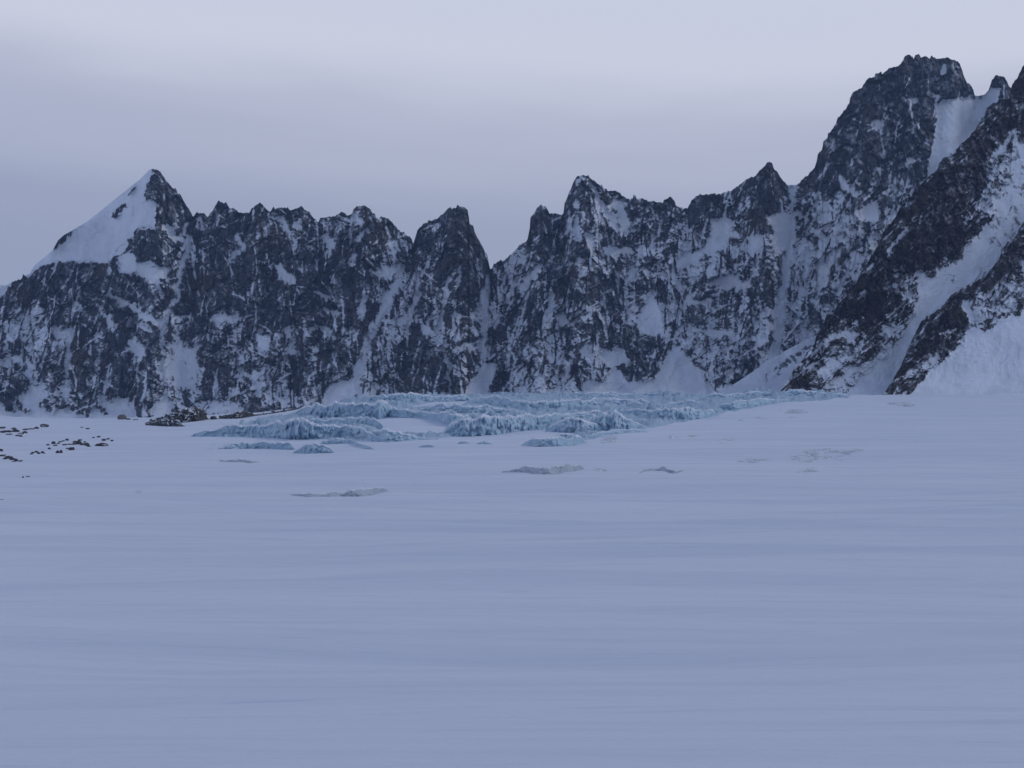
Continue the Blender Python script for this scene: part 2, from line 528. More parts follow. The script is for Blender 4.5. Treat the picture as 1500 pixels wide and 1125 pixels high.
def wall_sheet(xs, nv, ysky, ybase, D0, lean, mpp, relief, bias, marks, seed, rank_wts=(1., .8, .5), jag=1.6, smooth_from=.2, rib_gain=1.9, n_str=0, drift=0):
    """rows of points from the foot to the skyline with real relief, then a back slope; returns points (nr, nc, 3), snow attribute"""
    nc = len(xs)
    ridge = gauss1(ysky, 8) - gauss1(ysky, 45)
    v = np.linspace(0, 1, nv)[:, None]
    X = np.broadcast_to(xs[None, :], (nv, nc)).copy()
    Yp = ybase[None, :] + (ysky - ybase)[None, :] * v
    wx = X + 3.2 * fbm(X / 17, Yp / 17, 3, seed + 60) * 2 + 2.6 * fbm(X / 4.5, Yp / 4.5, 3, seed + 63, .6)
    wy = Yp + 3.2 * fbm(X / 17, Yp / 17, 3, seed + 66) * 2 + 2.6 * fbm(X / 4.5, Yp / 4.5, 3, seed + 69, .6)
    p = bias(wx, wy)
    p = np.where(p < 1, .5 + (p - .5) * 1.2, p)
    pure = np.zeros_like(p)
    cut = np.zeros_like(p)
    for kind, pts, val, soft, dep in marks:
        paint(p, wx, wy, kind, pts, val, soft)
        if val >= .9: paint(pure, wx, wy, kind, pts, 1.0, soft + 1)
        elif val <= .1: paint(pure, wx, wy, kind, pts, 0.0, soft + 1)
        if dep:
            paint(cut, wx, wy, kind, pts, dep, soft + 5)
    # relief in photograph pixels, then metres
    wX = X + 14 * fbm(X / 60, Yp / 80, 2, seed + 20)
    wY = Yp + 10 * fbm(X / 60, Yp / 80, 2, seed + 23)
    dia = wX + .35 * wY
    dib = wX - .45 * wY
    r = -relief[0] * ridged(wX / 75, wY / 190, 2, seed) * .6
    rough = 1 - .85 * pure
    r = r * (1 - .5 * pure) - (1 - .6 * pure) * relief[1] * .6 * (ridged(dia / 30, wY / 66, 2, seed + 3) + .6 * ridged(dib / 26, wY / 50, 2, seed + 5))
    r = r + rough * relief[2] * .8 * np.abs(fbm(wX / 6, wY / 40, 2, seed + 14)) * 2
    r = r + rough * (relief[2] * fbm(dib / 11, wY / 12, 2, seed + 7) + relief[2] * .7 * np.abs(fbm(dia / 7, wY / 9, 2, seed + 9)) * 2
                     + relief[3] * fbm(X / 3.1, Yp / 3.0, 2, seed + 12))
    fx, fy = wx + .25 * wy, wy - .2 * wx
    f1, c1 = facets((wX + .4 * wY) / 24 + .25 * pn(X / 9, Yp / 9, seed + 80), wY / 40, seed + 41)
    f2, c2 = facets((wX - .35 * wY) / 11 + .3 * pn(X / 5, Yp / 5, seed + 81), (wY + .3 * wX) / 15, seed + 43)
    f3, c3 = facets(fx / 5.0, fy / 6.5, seed + 45)
    r = r + rough * (relief[1] * .9 * f1 + relief[2] * 1.5 * f2 + relief[2] * .75 * f3)
    r = r + ridge[None, :] * rib_gain * (.25 + .75 * v) + cut
    p = p + bright_bias(X, Yp)
    ps, rs = np.zeros_like(p), np.zeros_like(p)
    if n_str:
        streaks(ps, rs, X, Yp, ysky, ybase, n_str, drift, seed + 500, 1.0 if drift == 0 else .65)
    p = p + ps * (1 - .85 * pure)
    r = r + rs * (1 - .93 * pure)
    hpx = ybase[None, :] - Yp
    D = D0(X, Yp) + mpp * (lean * hpx + r)
    D = D - mpp * .9 * np.maximum(48 - hpx, 0) - mpp * .011 * np.maximum(78 - hpx, 0) ** 2     # the foot flares out into the glacier
    P = at(X, Yp, D)
    du = np.gradient(P, axis=1)
    dv = np.gradient(P, axis=0)
    N = np.cross(du, dv)
    N /= np.linalg.norm(N, axis=-1, keepdims=True) + 1e-9
    nz = N[..., 2]
    s = .8 * z1(c1) + .75 * z1(c2) + .35 * z1(c3) + rank_wts[0] * z1(nz) + rank_wts[1] * z1(fbm(wX / 15, wY / 17, 3, seed + 30, .6)) + rank_wts[2] * z1(fbm(dia / 5, wY / 5, 3, seed + 34, .7)) + .45 * z1(fbm(wX / 5, wY / 24, 2, seed + 37)) + .45 * z1(fbm(dib / 6, wY / 18, 2, seed + 39))
    u = rank01(s)
    att = (p - (1 - u)) * 1.1
    # back slope
    bk = []
    for k, (dd, dz) in enumerate(((12, 3), (40, 14), (110, 50), (260, 160), (500, 420), (760, 900))):
        q = P[-1].copy()
        q[:, 1] += dd
        q[:, 0] *= (P[-1][:, 1] + dd) / P[-1][:, 1]
        q[:, 2] -= dz
        bk.append(q)
    P = np.concatenate([P, np.array(bk)], 0)
    att = np.concatenate([att, np.repeat(att[-1:], len(bk), 0)], 0)
    return P, att, X, Yp

SKYLINE = [(-90, 452), (-40, 437), (0, 421.6), (12, 416), (23.5, 411), (32, 408.5), (34, 402.4), (36.5, 405), (42.7, 401), (51, 388.5), (64, 378), (77, 367), (85, 352), (94, 344), (107, 337), (128, 324.5), (149, 307.5), (166, 293.6), (183.5, 279.7), (205, 262.7), (217.6, 250), (222, 247.3), (229, 247.7), (234.7, 252), (241, 260.5), (248.5, 272), (257, 278.7), (264.5, 286), (272, 299), (277, 307.5), (282.7, 316), (287, 312.8), (298.7, 312.8), (304, 317), (309, 311.7), (312, 307.7), (315, 301), (319.5, 293.9), (325, 296), (331, 298), (336.5, 304.5), (346, 306.7), (350, 311), (361, 312), (365, 311), (371.7, 302.4), (381, 296), (384.5, 300), (393, 307.7), (396, 310), (400.5, 303.5), (403.7, 306.7), (413, 303.5), (417.6, 306.7), (421, 303.5), (426, 308.8), (433.6, 304.5), (441, 303), (448.5, 307.7), (459, 318.4), (465.6, 326), (470, 320.5), (480.5, 318), (491, 316), (499.7, 310), (506, 312), (508, 315), (515.7, 313), (518, 306.7), (525, 302.4), (536, 302), (541, 305.6), (546.7, 314), (552, 319.5), (563.7, 318.4), (572, 322.7), (578.7, 331), (587, 338.7), (595.7, 345), (599.5, 346), (602.7, 349), (605, 356.8), (608, 348), (611, 337.6), (620.8, 328), (632.5, 323.7), (643, 318.4), (649.6, 312), (657, 305.6), (666.7, 305), (673, 302.4), (681.6, 304), (685, 306.7), (687, 320.5), (688, 329), (693, 331), (695.5, 341), (701, 350.4), (707, 362), (713.6, 374), (715.7, 384.5), (718, 394), (720, 394), (724, 389), (730.7, 382), (735, 383.5), (741, 379), (750, 370.7), (760.5, 360), (770, 354.7), (773, 349), (776.5, 333), (777, 318.4), (783, 313), (787, 303.5), (792.5, 300), (800, 303.5), (805, 312), (814, 313), (822.4, 315), (825.6, 313), (826.7, 299), (832, 286.5), (835.5, 280), (838.7, 268.4), (844, 261), (848, 256.7), (854.7, 256), (861, 257.7), (865, 261), (874, 267), (880, 271.6), (881, 269.5), (884.5, 276), (891, 280), (900.5, 278.6), (906, 281), (909, 285.5), (918.7, 291), (926.8, 292), (927.6, 286), (931, 286.5), (932.5, 291), (942, 291), (948.5, 293.6), (961, 295.7), (971, 298), (973, 293), (981.6, 288), (987, 293), (990, 301.5), (1002, 305.7), (1007, 304.7), (1012.5, 296), (1019, 287.6), (1025, 286), (1034, 286), (1044.5, 284.4), (1055, 284.4), (1061.6, 281), (1072, 279), (1081, 272.7), (1089, 265), (1100, 260), (1109.6, 256), (1112, 251), (1118, 245.6), (1123.5, 239), (1127.7, 236.6), (1131, 240), (1134, 247.7), (1139.5, 252), (1141.6, 258.4), (1148, 267), (1153, 271), (1167, 270.8), (1173.6, 266), (1184, 256), (1193, 246), (1196, 238), (1198, 226), (1204.5, 218), (1205.6, 207), (1212, 202), (1213, 195.5), (1220.5, 188), (1229, 172), (1237.6, 161), (1244, 150.7), (1245, 143), (1250, 134.7), (1263, 128), (1265, 124), (1269.6, 116.5), (1274, 113), (1281, 113), (1282, 108), (1291, 104.4), (1292, 109), (1299.5, 102.7), (1310, 98), (1316.5, 97), (1322, 90), (1325, 83.5), (1330.4, 80.3), (1337, 82.4), (1338, 86.7), (1341, 81), (1346.4, 79.8), (1349.6, 85.6), (1355, 82), (1361, 85.6), (1368, 83), (1372, 85.6), (1387, 84.5), (1397.6, 87.7), (1406, 93), (1410, 102.7), (1411.5, 111), (1417, 121), (1423, 125), (1426.4, 132.5), (1427.5, 140), (1432, 140.5), (1442.4, 138.5), (1447.7, 132.5), (1453, 117.6), (1458.4, 110.8), (1463.7, 111), (1471, 110.8), (1475.5, 119.7), (1478.7, 128), (1486, 134), (1500, 140), (1600, 170)]
DENS = [(60, 440, .12), (130, 425, .15), (190, 425, .3), (235, 275, .12), (262, 310, .22), (262, 345, .4), (40, 500, .55), (110, 500, .42), (180, 470, .25), (60, 570, .38), (130, 560, .3), (200, 560, .28), (265, 540, .75), (250, 420, .4), (215, 355, .2), (232, 385, .3),
        (330, 330, .2), (310, 420, .1), (350, 420, .08), (420, 330, .3), (400, 400, .25), (480, 350, .35), (540, 340, .3), (490, 400, .1), (440, 440, .15), (340, 470, .35), (300, 520, .25), (400, 500, .4), (330, 560, .4), (440, 520, .35), (430, 570, .35), (480, 540, .3), (570, 380, .4), (570, 420, .6), (370, 440, .1), (530, 410, .1), (510, 470, .25),
        (650, 340, .2), (690, 340, .08), (640, 400, .33), (680, 430, .25), (620, 440, .4), (590, 470, .6), (560, 540, .55), (620, 540, .12), (660, 500, .5), (690, 500, .5),
        (740, 440, .5), (735, 500, .4), (770, 400, .5), (795, 340, .12), (780, 460, .22), (760, 500, .4), (800, 520, .72), (780, 560, .65), (850, 290, .4), (850, 420, .3), (880, 470, .22), (850, 500, .3), (900, 330, .5), (930, 330, .35), (900, 400, .33), (950, 330, .35), (985, 320, .2), (930, 420, .5), (1030, 305, .12), (1080, 300, .3), (1125, 290, .08), (1050, 440, .48), (1090, 460, .42), (1020, 400, .55), (1100, 380, .5), (1060, 500, .48), (1100, 520, .4), (1010, 530, .5), (870, 310, .35), (835, 330, .2),
        (1180, 300, .3), (1230, 290, .3), (1250, 230, .18), (1300, 180, .13), (1340, 110, .07), (1390, 100, .1), (1340, 200, .25), (1320, 270, .42), (1200, 380, .6), (1240, 350, .6), (1170, 430, .55), (1200, 450, .65), (1220, 320, .5), (1415, 120, .05), (1280, 130, .08), (1260, 170, .1), (1350, 170, .15)]
P_, S_ = 'p', 's'
SN, SX, RK = 1.02, 1.35, -.08
FAR_MARKS = [
    # snow dome and its rim
    (P_, [(-90, 440), (0, 415), (60, 375), (107, 330), (222, 240), (226, 252), (220, 262), (214, 276), (211, 294), (222, 292), (231, 300), (230, 318), (229, 333), (212, 338), (200, 344), (186, 358), (175, 373), (160, 383), (147, 386), (128, 383), (115, 387), (94, 384), (64, 388), (51, 395), (40, 407), (22, 415), (6, 430), (-90, 480)], SX, 1.2, 4),
    (S_, [(166, 315, 3.5), (174, 309, 4), (181, 303, 1.5)], .1, 2, 0), (S_, [(186, 283, 1), (196, 276, 1.5)], .1, 2, 0),
    (P_, [(79, 367), (84, 348), (95, 340), (107, 336), (98, 345), (90, 355), (84, 365)], RK, 1.2, -2),
    (S_, [(198, 341, 2), (215, 338, 2), (232, 343, 5)], RK, 2, -4),
    (S_, [(34, 404, 3), (30, 416, 7), (10, 436, 6), (-60, 470, 14)], RK, 2, 0),
    (P_, [(205, 345), (235, 340), (252, 368), (250, 378), (225, 372), (205, 380), (188, 362)], .15, 2, -5),
    (P_, [(175, 374), (188, 365), (202, 381), (225, 388), (243, 392), (243, 405), (225, 412), (200, 402), (172, 397)], SX, 2, 4),
    (S_, [(225, 408, 7), (232, 420, 6), (238, 434, 4)], SN, 2, 3),
    (S_, [(160, 430, 3.5), (180, 441, 5), (203, 457, 4.5), (222, 468, 4.5), (237, 476, 5)], SN, 1.5, 4),
    (S_, [(240, 331, 4), (252, 345, 7), (262, 350, 5), (276, 328, 5)], SN, 2, 4),
    (S_, [(276, 345, 4), (270, 380, 4), (262, 412, 4.5), (258, 432, 5), (246, 458, 6), (239, 475, 7)], SN, 2, 8),
    (S_, [(239, 475, 5), (238, 520, 4), (237, 560, 4)], .9, 2, 6),
    (P_, [(243, 506), (262, 500), (268, 508), (292, 503), (291, 560), (280, 566), (243, 562)], 1.0, 3, 3),
    (P_, [(186, 500), (198, 492), (208, 506), (214, 522), (203, 524), (190, 514)], SN, 2, 2),
    (P_, [(152, 462), (166, 459), (173, 475), (163, 490), (156, 476)], SN, 2, 2),
    (P_, [(13, 470), (50, 440), (62, 440), (64, 495), (45, 506), (30, 480), (14, 490)], .85, 4, 3),
    (P_, [(76, 478), (92, 480), (108, 480), (104, 496), (92, 497), (78, 494)], SN, 2, 2),
    (S_, [(104, 484, 4), (99, 520, 5), (97, 552, 4), (95, 580, 5)], SN, 2, 5),
    (S_, [(38, 522, 3), (42, 545, 5), (50, 560, 4)], SN, 2, 3), (S_, [(6, 530, 7), (28, 526, 6)], 1.0, 3, 0),
    (S_, [(150, 440, 3), (143, 500, 3), (141, 560, 4), (138, 600, 4)], .75, 3, 7), (S_, [(116, 445, 4), (124, 458, 5)], 1., 3, 0),
    (P_, [(24, 584), (40, 566), (62, 560), (75, 575), (60, 590), (40, 598)], 1.0, 3, 3),
    (P_, [(144, 590), (150, 576), (160, 585), (175, 578), (190, 590), (198, 580), (200, 608), (160, 606)], SN, 2, 2),
    (P_, [(214, 606), (232, 585), (242, 578), (258, 595), (250, 605)], SN, 2, 2),
    (P_, [(-90, 640), (-90, 588), (0, 586), (8, 600), (20, 603), (42, 602), (56, 590), (70, 604), (80, 609), (95, 596), (110, 608), (130, 606), (140, 595), (152, 609), (168, 602), (192, 603), (206, 615), (250, 600), (250, 650), (-90, 660)], SX, 1.5, 0),
    # left wall
    (S_, [(293, 322, 4), (294, 333, 5)], SN, 2, 2), (S_, [(350, 346, 5), (353, 360, 6), (347, 370, 4)], SN, 3, 2), (S_, [(346, 366, 3), (334, 384, 2), (322, 400, 1.5)], SN, 1.5, 2),
    (S_, [(310, 348, 3), (312, 355, 3)], SN, 2, 0), (S_, [(408, 318, 4), (420, 330, 6), (424, 340, 3)], .95, 3, 2), (S_, [(442, 314, 4), (436, 326, 6), (446, 338, 3)], .95, 3, 2),
    (S_, [(480, 346, 6), (486, 358, 5), (492, 366, 2)], SN, 2, 2), (S_, [(524, 314, 5), (527, 326, 5)], .95, 3, 2), (S_, [(538, 336, 5), (526, 348, 4)], SN, 2, 2),
    (S_, [(430, 350, 2), (431, 364, 2)], SN, 1.5, 2), (S_, [(516, 372, 3), (513, 386, 4)], SN, 2, 2), (S_, [(574, 352, 4), (576, 368, 5)], .95, 3, 2),
    (P_, [(548, 398), (562, 384), (578, 388), (590, 384), (592, 392), (572, 410), (556, 406)], .95, 3, 3),
    (S_, [(588, 388, 6), (580, 416, 7), (568, 440, 8), (558, 458, 7), (547, 478, 7), (538, 505, 7), (522, 552, 7), (508, 576, 11)], SN, 2, 10),
    (P_, [(474, 592), (478, 568), (500, 556), (520, 556), (514, 592)], SX, 1.5, 2),
    (S_, [(408, 388, 4), (414, 403, 8), (430, 410, 6)], 1.05, 3, 3), (S_, [(442, 418, 2), (452, 423, 2), (458, 428, 1.5), (466, 430, 3), (480, 438, 3)], SN, 1.5, 2),
    (S_, [(318, 463, 7), (330, 467, 7)], SN, 2.5, 2), (S_, [(342, 466, 4), (360, 460, 6)], .95, 3, 2), (S_, [(428, 470, 4), (424, 484, 7)], .95, 3, 2), (S_, [(381, 490, 6), (388, 504, 8)], .9, 4, 2),
    (S_, [(430, 498, 5), (427, 512, 7)], .95, 3, 2), (S_, [(536, 438, 5), (532, 455, 7), (528, 466, 3)], SN, 2.5, 2), (S_, [(478, 454, 3), (492, 457, 4)], SN, 2, 2),
    (S_, [(452, 480, 3), (470, 478, 3), (488, 492, 4)], .95, 3, 2), (S_, [(372, 545, 4), (378, 575, 6)], .95, 3, 3), (S_, [(300, 590, 5), (328, 596, 8), (350, 596, 7)], .95, 3, 0),
    (P_, [(350, 420), (420, 425), (440, 470), (380, 470), (330, 440)], .08, 8, -4), (P_, [(288, 380), (330, 350), (335, 440), (296, 470)], .08, 6, -6),
    # blocky tower
    (P_, [(672, 306), (686, 306), (690, 350), (680, 362), (668, 345)], RK, 2, -7), (S_, [(640, 330, 4), (634, 345, 4), (648, 360, 3)], .6, 3, 0),
    (S_, [(601, 405, 4), (593, 440, 6), (580, 480, 6), (566, 520, 6), (552, 560, 6), (542, 580, 6)], .85, 4, 2),
    (S_, [(616, 430, 4), (604, 450, 4), (588, 470, 4)], .9, 3, 2), (S_, [(630, 470, 3), (636, 455, 5), (633, 440, 3)], .9, 3, 2),
    (S_, [(628, 375, 3), (622, 395, 4), (612, 408, 2)], .9, 2, 2), (S_, [(658, 408, 4), (653, 430, 4), (648, 455, 3), (644, 475, 3)], SN, 2, 5), (S_, [(672, 398, 3), (671, 410, 4)], SN, 2, 2),
    (S_, [(664, 460, 4), (682, 465, 4)], SN, 2, 2),
    (P_, [(611, 468), (622, 490), (640, 522), (655, 570), (630, 580), (600, 572), (577, 536), (590, 505)], .06, 2, -12),
    (S_, [(614, 468, 3), (626, 482, 3.5), (640, 498, 4), (652, 512, 3), (657, 540, 3), (658, 575, 3)], SN, 1.5, 8), (S_, [(644, 474, 4), (643, 490, 6)], .95, 2, 2),
    (P_, [(664, 515), (690, 512), (697, 545), (682, 574), (664, 570)], .2, 2, -6), (S_, [(668, 508, 4), (690, 505, 4)], .9, 2, 0),
    (S_, [(718, 398, 2), (713, 412, 5), (711, 432, 6), (708, 450, 9), (706, 462, 10), (711, 475, 6), (710, 498, 4), (706, 520, 5)], SN, 1.5, 10),
    (P_, [(690, 460), (703, 440), (714, 440), (712, 470), (688, 466)], SN, 2, 2),
    (P_, [(708, 532), (730, 535), (724, 560), (716, 580), (678, 580), (694, 556)], SX, 1.5, 2),
    # middle peak
    (S_, [(790, 388, 4), (775, 408, 7), (762, 426, 4)], SN, 2, 4), (S_, [(748, 384, 3), (738, 410, 4), (730, 440, 3)], .85, 3, 0),
    (P_, [(816, 391), (842, 372), (856, 378), (858, 384), (838, 385), (822, 394)], SN, 2, 3), (S_, [(862, 342, 3), (865, 352, 6), (866, 362, 4)], SN, 2, 2), (S_, [(843, 318, 3), (845, 332, 5), (846, 348, 4)], SN, 2, 3),
    (S_, [(843, 290, 2), (845, 302, 4)], SN, 2, 2), (S_, [(862, 262, 3), (872, 280, 4), (886, 306, 4), (898, 325, 4), (906, 340, 2)], SN, 2, 4), (S_, [(848, 258, 3), (860, 260, 3)], SN, 2, 0),
    (S_, [(900, 296, 5), (912, 316, 8), (918, 336, 6)], 1.0, 3, 4), (P_, [(884, 330), (905, 340), (921, 352), (918, 362), (886, 358)], .08, 2, -6),
    (P_, [(880, 362), (922, 361), (930, 368), (905, 372), (886, 371)], SN, 2, 2), (P_, [(835, 350), (850, 352), (842, 382), (815, 380), (818, 350)], .08, 3, -4),
    (P_, [(800, 452), (812, 445), (832, 480), (846, 530), (853, 575), (745, 578), (752, 560), (772, 520), (790, 485)], .72, 4, -10),
    (S_, [(829, 470, 3), (833, 520, 5), (842, 550, 5), (852, 576, 4)], RK, 2, -4), (P_, [(717, 576), (730, 548), (745, 545), (748, 578)], RK, 2, -4),
    (S_, [(812, 432, 4), (804, 452, 5)], SN, 2, 2), (P_, [(812, 462), (824, 458), (832, 472), (820, 480)], SN, 2, 2), (S_, [(855, 510, 6), (865, 520, 7)], 1.0, 3, 2),
    (P_, [(855, 560), (870, 556), (890, 562), (905, 552), (930, 560), (960, 554), (1046, 575), (1046, 610), (850, 610)], SX, 1.5, 0),
    (P_, [(876, 515), (888, 511), (915, 512), (922, 525), (918, 540), (890, 536)], SN, 2, 3), (P_, [(884, 562), (898, 535), (903, 534), (916, 555)], SN, 2, -3),
    (P_, [(869, 532), (882, 528), (884, 552), (874, 558)], RK, 2, -3), (P_, [(904, 534), (914, 533), (921, 548), (912, 552)], RK, 2, -3),
    (P_, [(950, 434), (958, 434), (971, 467), (973, 491), (950, 492), (932, 480), (942, 452)], SX, 2, 3),
    (P_, [(930, 494), (945, 488), (972, 496), (974, 512), (958, 540), (945, 556), (934, 556), (926, 540)], .1, 2, -8),
    (P_, [(985, 512), (992, 507), (1003, 516), (1030, 550), (1048, 578), (935, 578), (960, 552)], SX, 1.5, 2),
    (P_, [(1042, 322), (1056, 316), (1074, 322), (1072, 345), (1062, 362), (1036, 372), (1015, 384), (994, 392), (993, 376), (1028, 366), (1040, 345)], SN, 2, 6),
    (P_, [(1008, 300), (1036, 288), (1045, 300), (1036, 322), (1014, 330)], .05, 3, -7), (S_, [(956, 350, 4), (956, 364, 5)], .95, 3, 2), (S_, [(927, 392, 4), (922, 408, 6)], .9, 3, 2),
    (S_, [(983, 396, 4), (988, 410, 5), (996, 422, 4)], SN, 2, 2), (P_, [(1036, 415), (1050, 405), (1072, 400), (1098, 408), (1098, 420), (1066, 424)], 1.05, 3, 2),
    (S_, [(1006, 438, 4), (1020, 444, 5), (1040, 440, 3)], .95, 3, 2), (S_, [(1040, 486, 5), (1070, 488, 4)], .95, 3, 0), (P_, [(1100, 300), (1122, 290), (1124, 336), (1106, 342), (1098, 325)], RK, 3, -7),
    (P_, [(1124, 314), (1158, 310), (1160, 340), (1150, 346), (1128, 336)], .95, 3, 2), (P_, [(1130, 340), (1160, 338), (1156, 368), (1138, 368)], 1.0, 3, 2), (P_, [(1094, 346), (1118, 342), (1116, 366), (1098, 368)], .95, 3, 2),
    (P_, [(1042, 385), (1060, 372), (1082, 376), (1075, 392), (1050, 396)], RK, 3, -4), (P_, [(1072, 398), (1098, 388), (1108, 400), (1085, 412)], .1, 3, -4),
    (S_, [(918, 440, 1.5), (913, 470, 1.5), (911, 492, 2)], SN, 1.5, 3), (S_, [(874, 405, 1.5), (884, 440, 1.5), (890, 462, 1.5)], SN, 1.5, 3), (S_, [(988, 470, 2), (989, 500, 3)], RK, 2, -3),
    # long couloir below the col
    (S_, [(1160, 270, 6), (1162, 305, 4.5), (1161, 348, 5), (1153, 391, 6), (1146, 433, 7), (1141, 480, 7), (1132, 525, 8)], SN, 2, 10),
    (S_, [(1168, 310, 2), (1178, 317, 3), (1188, 306, 2), (1196, 296, 2)], SN, 1.5, 2),
    # great summit
    (P_, [(1428, 139), (1442, 136), (1452, 128), (1464, 128), (1464, 146), (1446, 158), (1442, 173), (1428, 195), (1406, 216), (1382, 235), (1376, 252), (1355, 268), (1357, 248), (1363, 225), (1368, 205), (1372, 176), (1366, 150), (1370, 138), (1385, 146), (1400, 141), (1403, 134), (1408, 140)], SX, 1.2, 10),
    (P_, [(1404, 95), (1428, 132), (1427, 140), (1410, 138), (1396, 128)], RK, 1.5, -4), (S_, [(1380, 142, 3), (1376, 147, 3)], RK, 2, -2), (P_, [(1338, 130), (1360, 124), (1370, 142), (1368, 162), (1372, 175), (1366, 195), (1350, 170)], .1, 3, -5),
    (S_, [(1328, 142, 5), (1340, 145, 6)], .95, 3, 2), (S_, [(1385, 96, 3), (1384, 106, 3)], .9, 2, 0), (S_, [(1236, 214, 3), (1248, 217, 3)], SN, 2, 0), (S_, [(1280, 181, 3), (1288, 182, 3)], .95, 2, 0),
    (S_, [(1241, 190, 3), (1252, 184, 3)], .9, 2, 0), (S_, [(1320, 243, 5), (1336, 234, 6), (1344, 232, 3)], .95, 3, 2), (S_, [(1304, 236, 4), (1307, 252, 3)], .95, 3, 2), (S_, [(1232, 258, 4), (1238, 272, 5), (1252, 286, 4)], .9, 3, 2),
    (S_, [(1260, 206, 1.5), (1256, 228, 1.5), (1248, 240, 2)], .9, 1.5, 0), (P_, [(1262, 300), (1282, 292), (1292, 310), (1278, 325), (1258, 316)], .9, 4, 2), (P_, [(1195, 386), (1212, 380), (1216, 415), (1200, 424)], 1.0, 3, 2),
    (P_, [(1205, 320), (1222, 325), (1240, 318), (1245, 334), (1222, 340), (1205, 335)], .85, 4, 2), (S_, [(1185, 370, 4), (1182, 400, 4), (1176, 430, 4)], .9, 3, 2),
    (S_, [(1150, 520, 4), (1180, 500, 4), (1200, 488, 4)], .8, 3, 0), (P_, [(1270, 250), (1300, 240), (1330, 260), (1320, 290), (1290, 280)], .6, 5, 0),
]
SPLITS = [
    [(289, 312), (276, 352), (262, 412), (247, 458), (239, 510), (238, 660)],
    [(604, 352), (588, 395), (568, 440), (547, 478), (520, 555), (505, 660)],
    [(719, 394), (711, 430), (711, 480), (706, 520), (714, 577), (714, 660)],
    [(1004, 306), (994, 380), (990, 470), (992, 509), (1000, 660)],
    [(1160, 271), (1162, 305), (1160, 348), (1152, 391), (1142, 448), (1136, 523), (1128, 660)],
]
FAR_LABELS = [
    'leftmost peak with a smooth white snow dome above dark snow-streaked cliffs',
    'broad dark rock wall with jagged low towers right of the snow dome',
    'blocky flat-topped rock tower left of the deep notch in the skyline',
    'round-topped rocky peak right of the deep notch, its lower face mottled with snow',
    'small pointed pyramid peak left of the snow col with a snowy cirque below',
    'highest mountain, a massive dark rock summit beside a hanging snow basin',
]
def build_far():
    xs = np.arange(-88, 1530, 1.0)
    kx, ky = zip(*SKYLINE)
    sk = np.interp(xs, kx, ky)
    rockiness = 1 - sst(4, 10, xs - 36) * (1 - sst(215, 235, xs)) * .93 - .9 * sst(1424, 1428, xs) * (1 - sst(1444, 1450, xs)) - .8 * sst(1150, 1154, xs) * (1 - sst(1164, 1170, xs))
    sk = sk + rockiness * (2.2 * pn(xs / 5.1, xs * 0 + .3, 90) + 1.5 * pn(xs / 2.3, xs * 0 + 7.3, 91) - 7 * np.maximum(pn(xs / 5.3, xs * 0 + 2.2, 92) - .12, 0))
    yb = np.interp(xs, [-90, 0, 200, 450, 600, 1530], [655, 652, 648, 632, 620, 615])
    P, att, X, Yp = wall_sheet(xs, 400, sk, yb, lambda x, y: 3050 + 0 * x, .50, 2.0, (24, 10, 3.6, 1.1), lambda x, y: shepard(x, y, DENS), FAR_MARKS, 100, n_str=3200)
    nr, nc = att.shape
    q = grid_quads(nr, nc)
    cx = X[:, :]
    cy = np.concatenate([Yp, np.repeat(Yp[-1:], nr - len(Yp), 0)], 0)
    X2 = np.repeat(X[:1], nr, 0)
    reg = np.zeros((nr, nc), int)
    for sp in SPLITS:
        sx, sy = zip(*sp)
        reg += (X2 > np.interp(cy, sy, sx)).astype(int)
    fr = reg[:-1, :-1]
    co, av = P.reshape(-1, 3), att.reshape(-1)
    for k, lab in enumerate(FAR_LABELS):
        qq = q[fr == k]
        used, inv = np.unique(qq, return_inverse=True)
        me = make_mesh('mountain', co[used], inv.reshape(qq.shape), M_FAR, {'snow': av[used]})
        props(link('mountain', me), lab, 'mountain', 'structure')
build_far()

NEAR_SKY = [(1130, 592), (1145, 571), (1154, 558), (1164, 541), (1176, 527), (1183, 515), (1192.8, 502.7), (1196, 491), (1203.5, 483.5), (1207.7, 470.7), (1210.5, 461), (1222, 459), (1227, 443), (1235.5, 432), (1254.7, 413), (1261, 398), (1271.7, 385), (1278, 372.5), (1286.7, 357.6), (1293, 342.7), (1310, 321), (1316.5, 308.5), (1322, 300), (1333.6, 289), (1342, 277.6), (1361, 258), (1374, 247.7), (1376, 239), (1381.6, 230.7), (1390, 230.7), (1399.7, 224), (1406, 212.5), (1417, 203), (1427.5, 192), (1433, 181.6), (1442, 173), (1445.6, 159), (1459.5, 151.7), (1462.7, 146.4), (1478, 145), (1481, 130), (1483, 123), (1489, 115.5), (1493.6, 107), (1498, 98), (1504, 94), (1530, 82), (1600, 40), (1700, 0)]
NEAR_DENS = [(1350, 330, .08), (1400, 280, .15), (1330, 400, .15), (1260, 450, .18), (1300, 440, .3), (1440, 250, .18), (1470, 180, .25), (1450, 200, .2), (1490, 170, .3), (1480, 130, .1), (1420, 330, .45), (1400, 370, .6), (1360, 420, .5), (1460, 300, .95), (1480, 250, .9), (1440, 400, 1.), (1380, 450, .95), (1230, 500, .5), (1200, 540, .45), (1260, 520, .7), (1300, 480, .65), (1330, 440, .7), (1280, 540, .95), (1330, 520, 1.1), (1220, 560, .7), (1170, 560, .25), (1550, 200, .6), (1550, 350, .9), (1560, 500, 1.)]
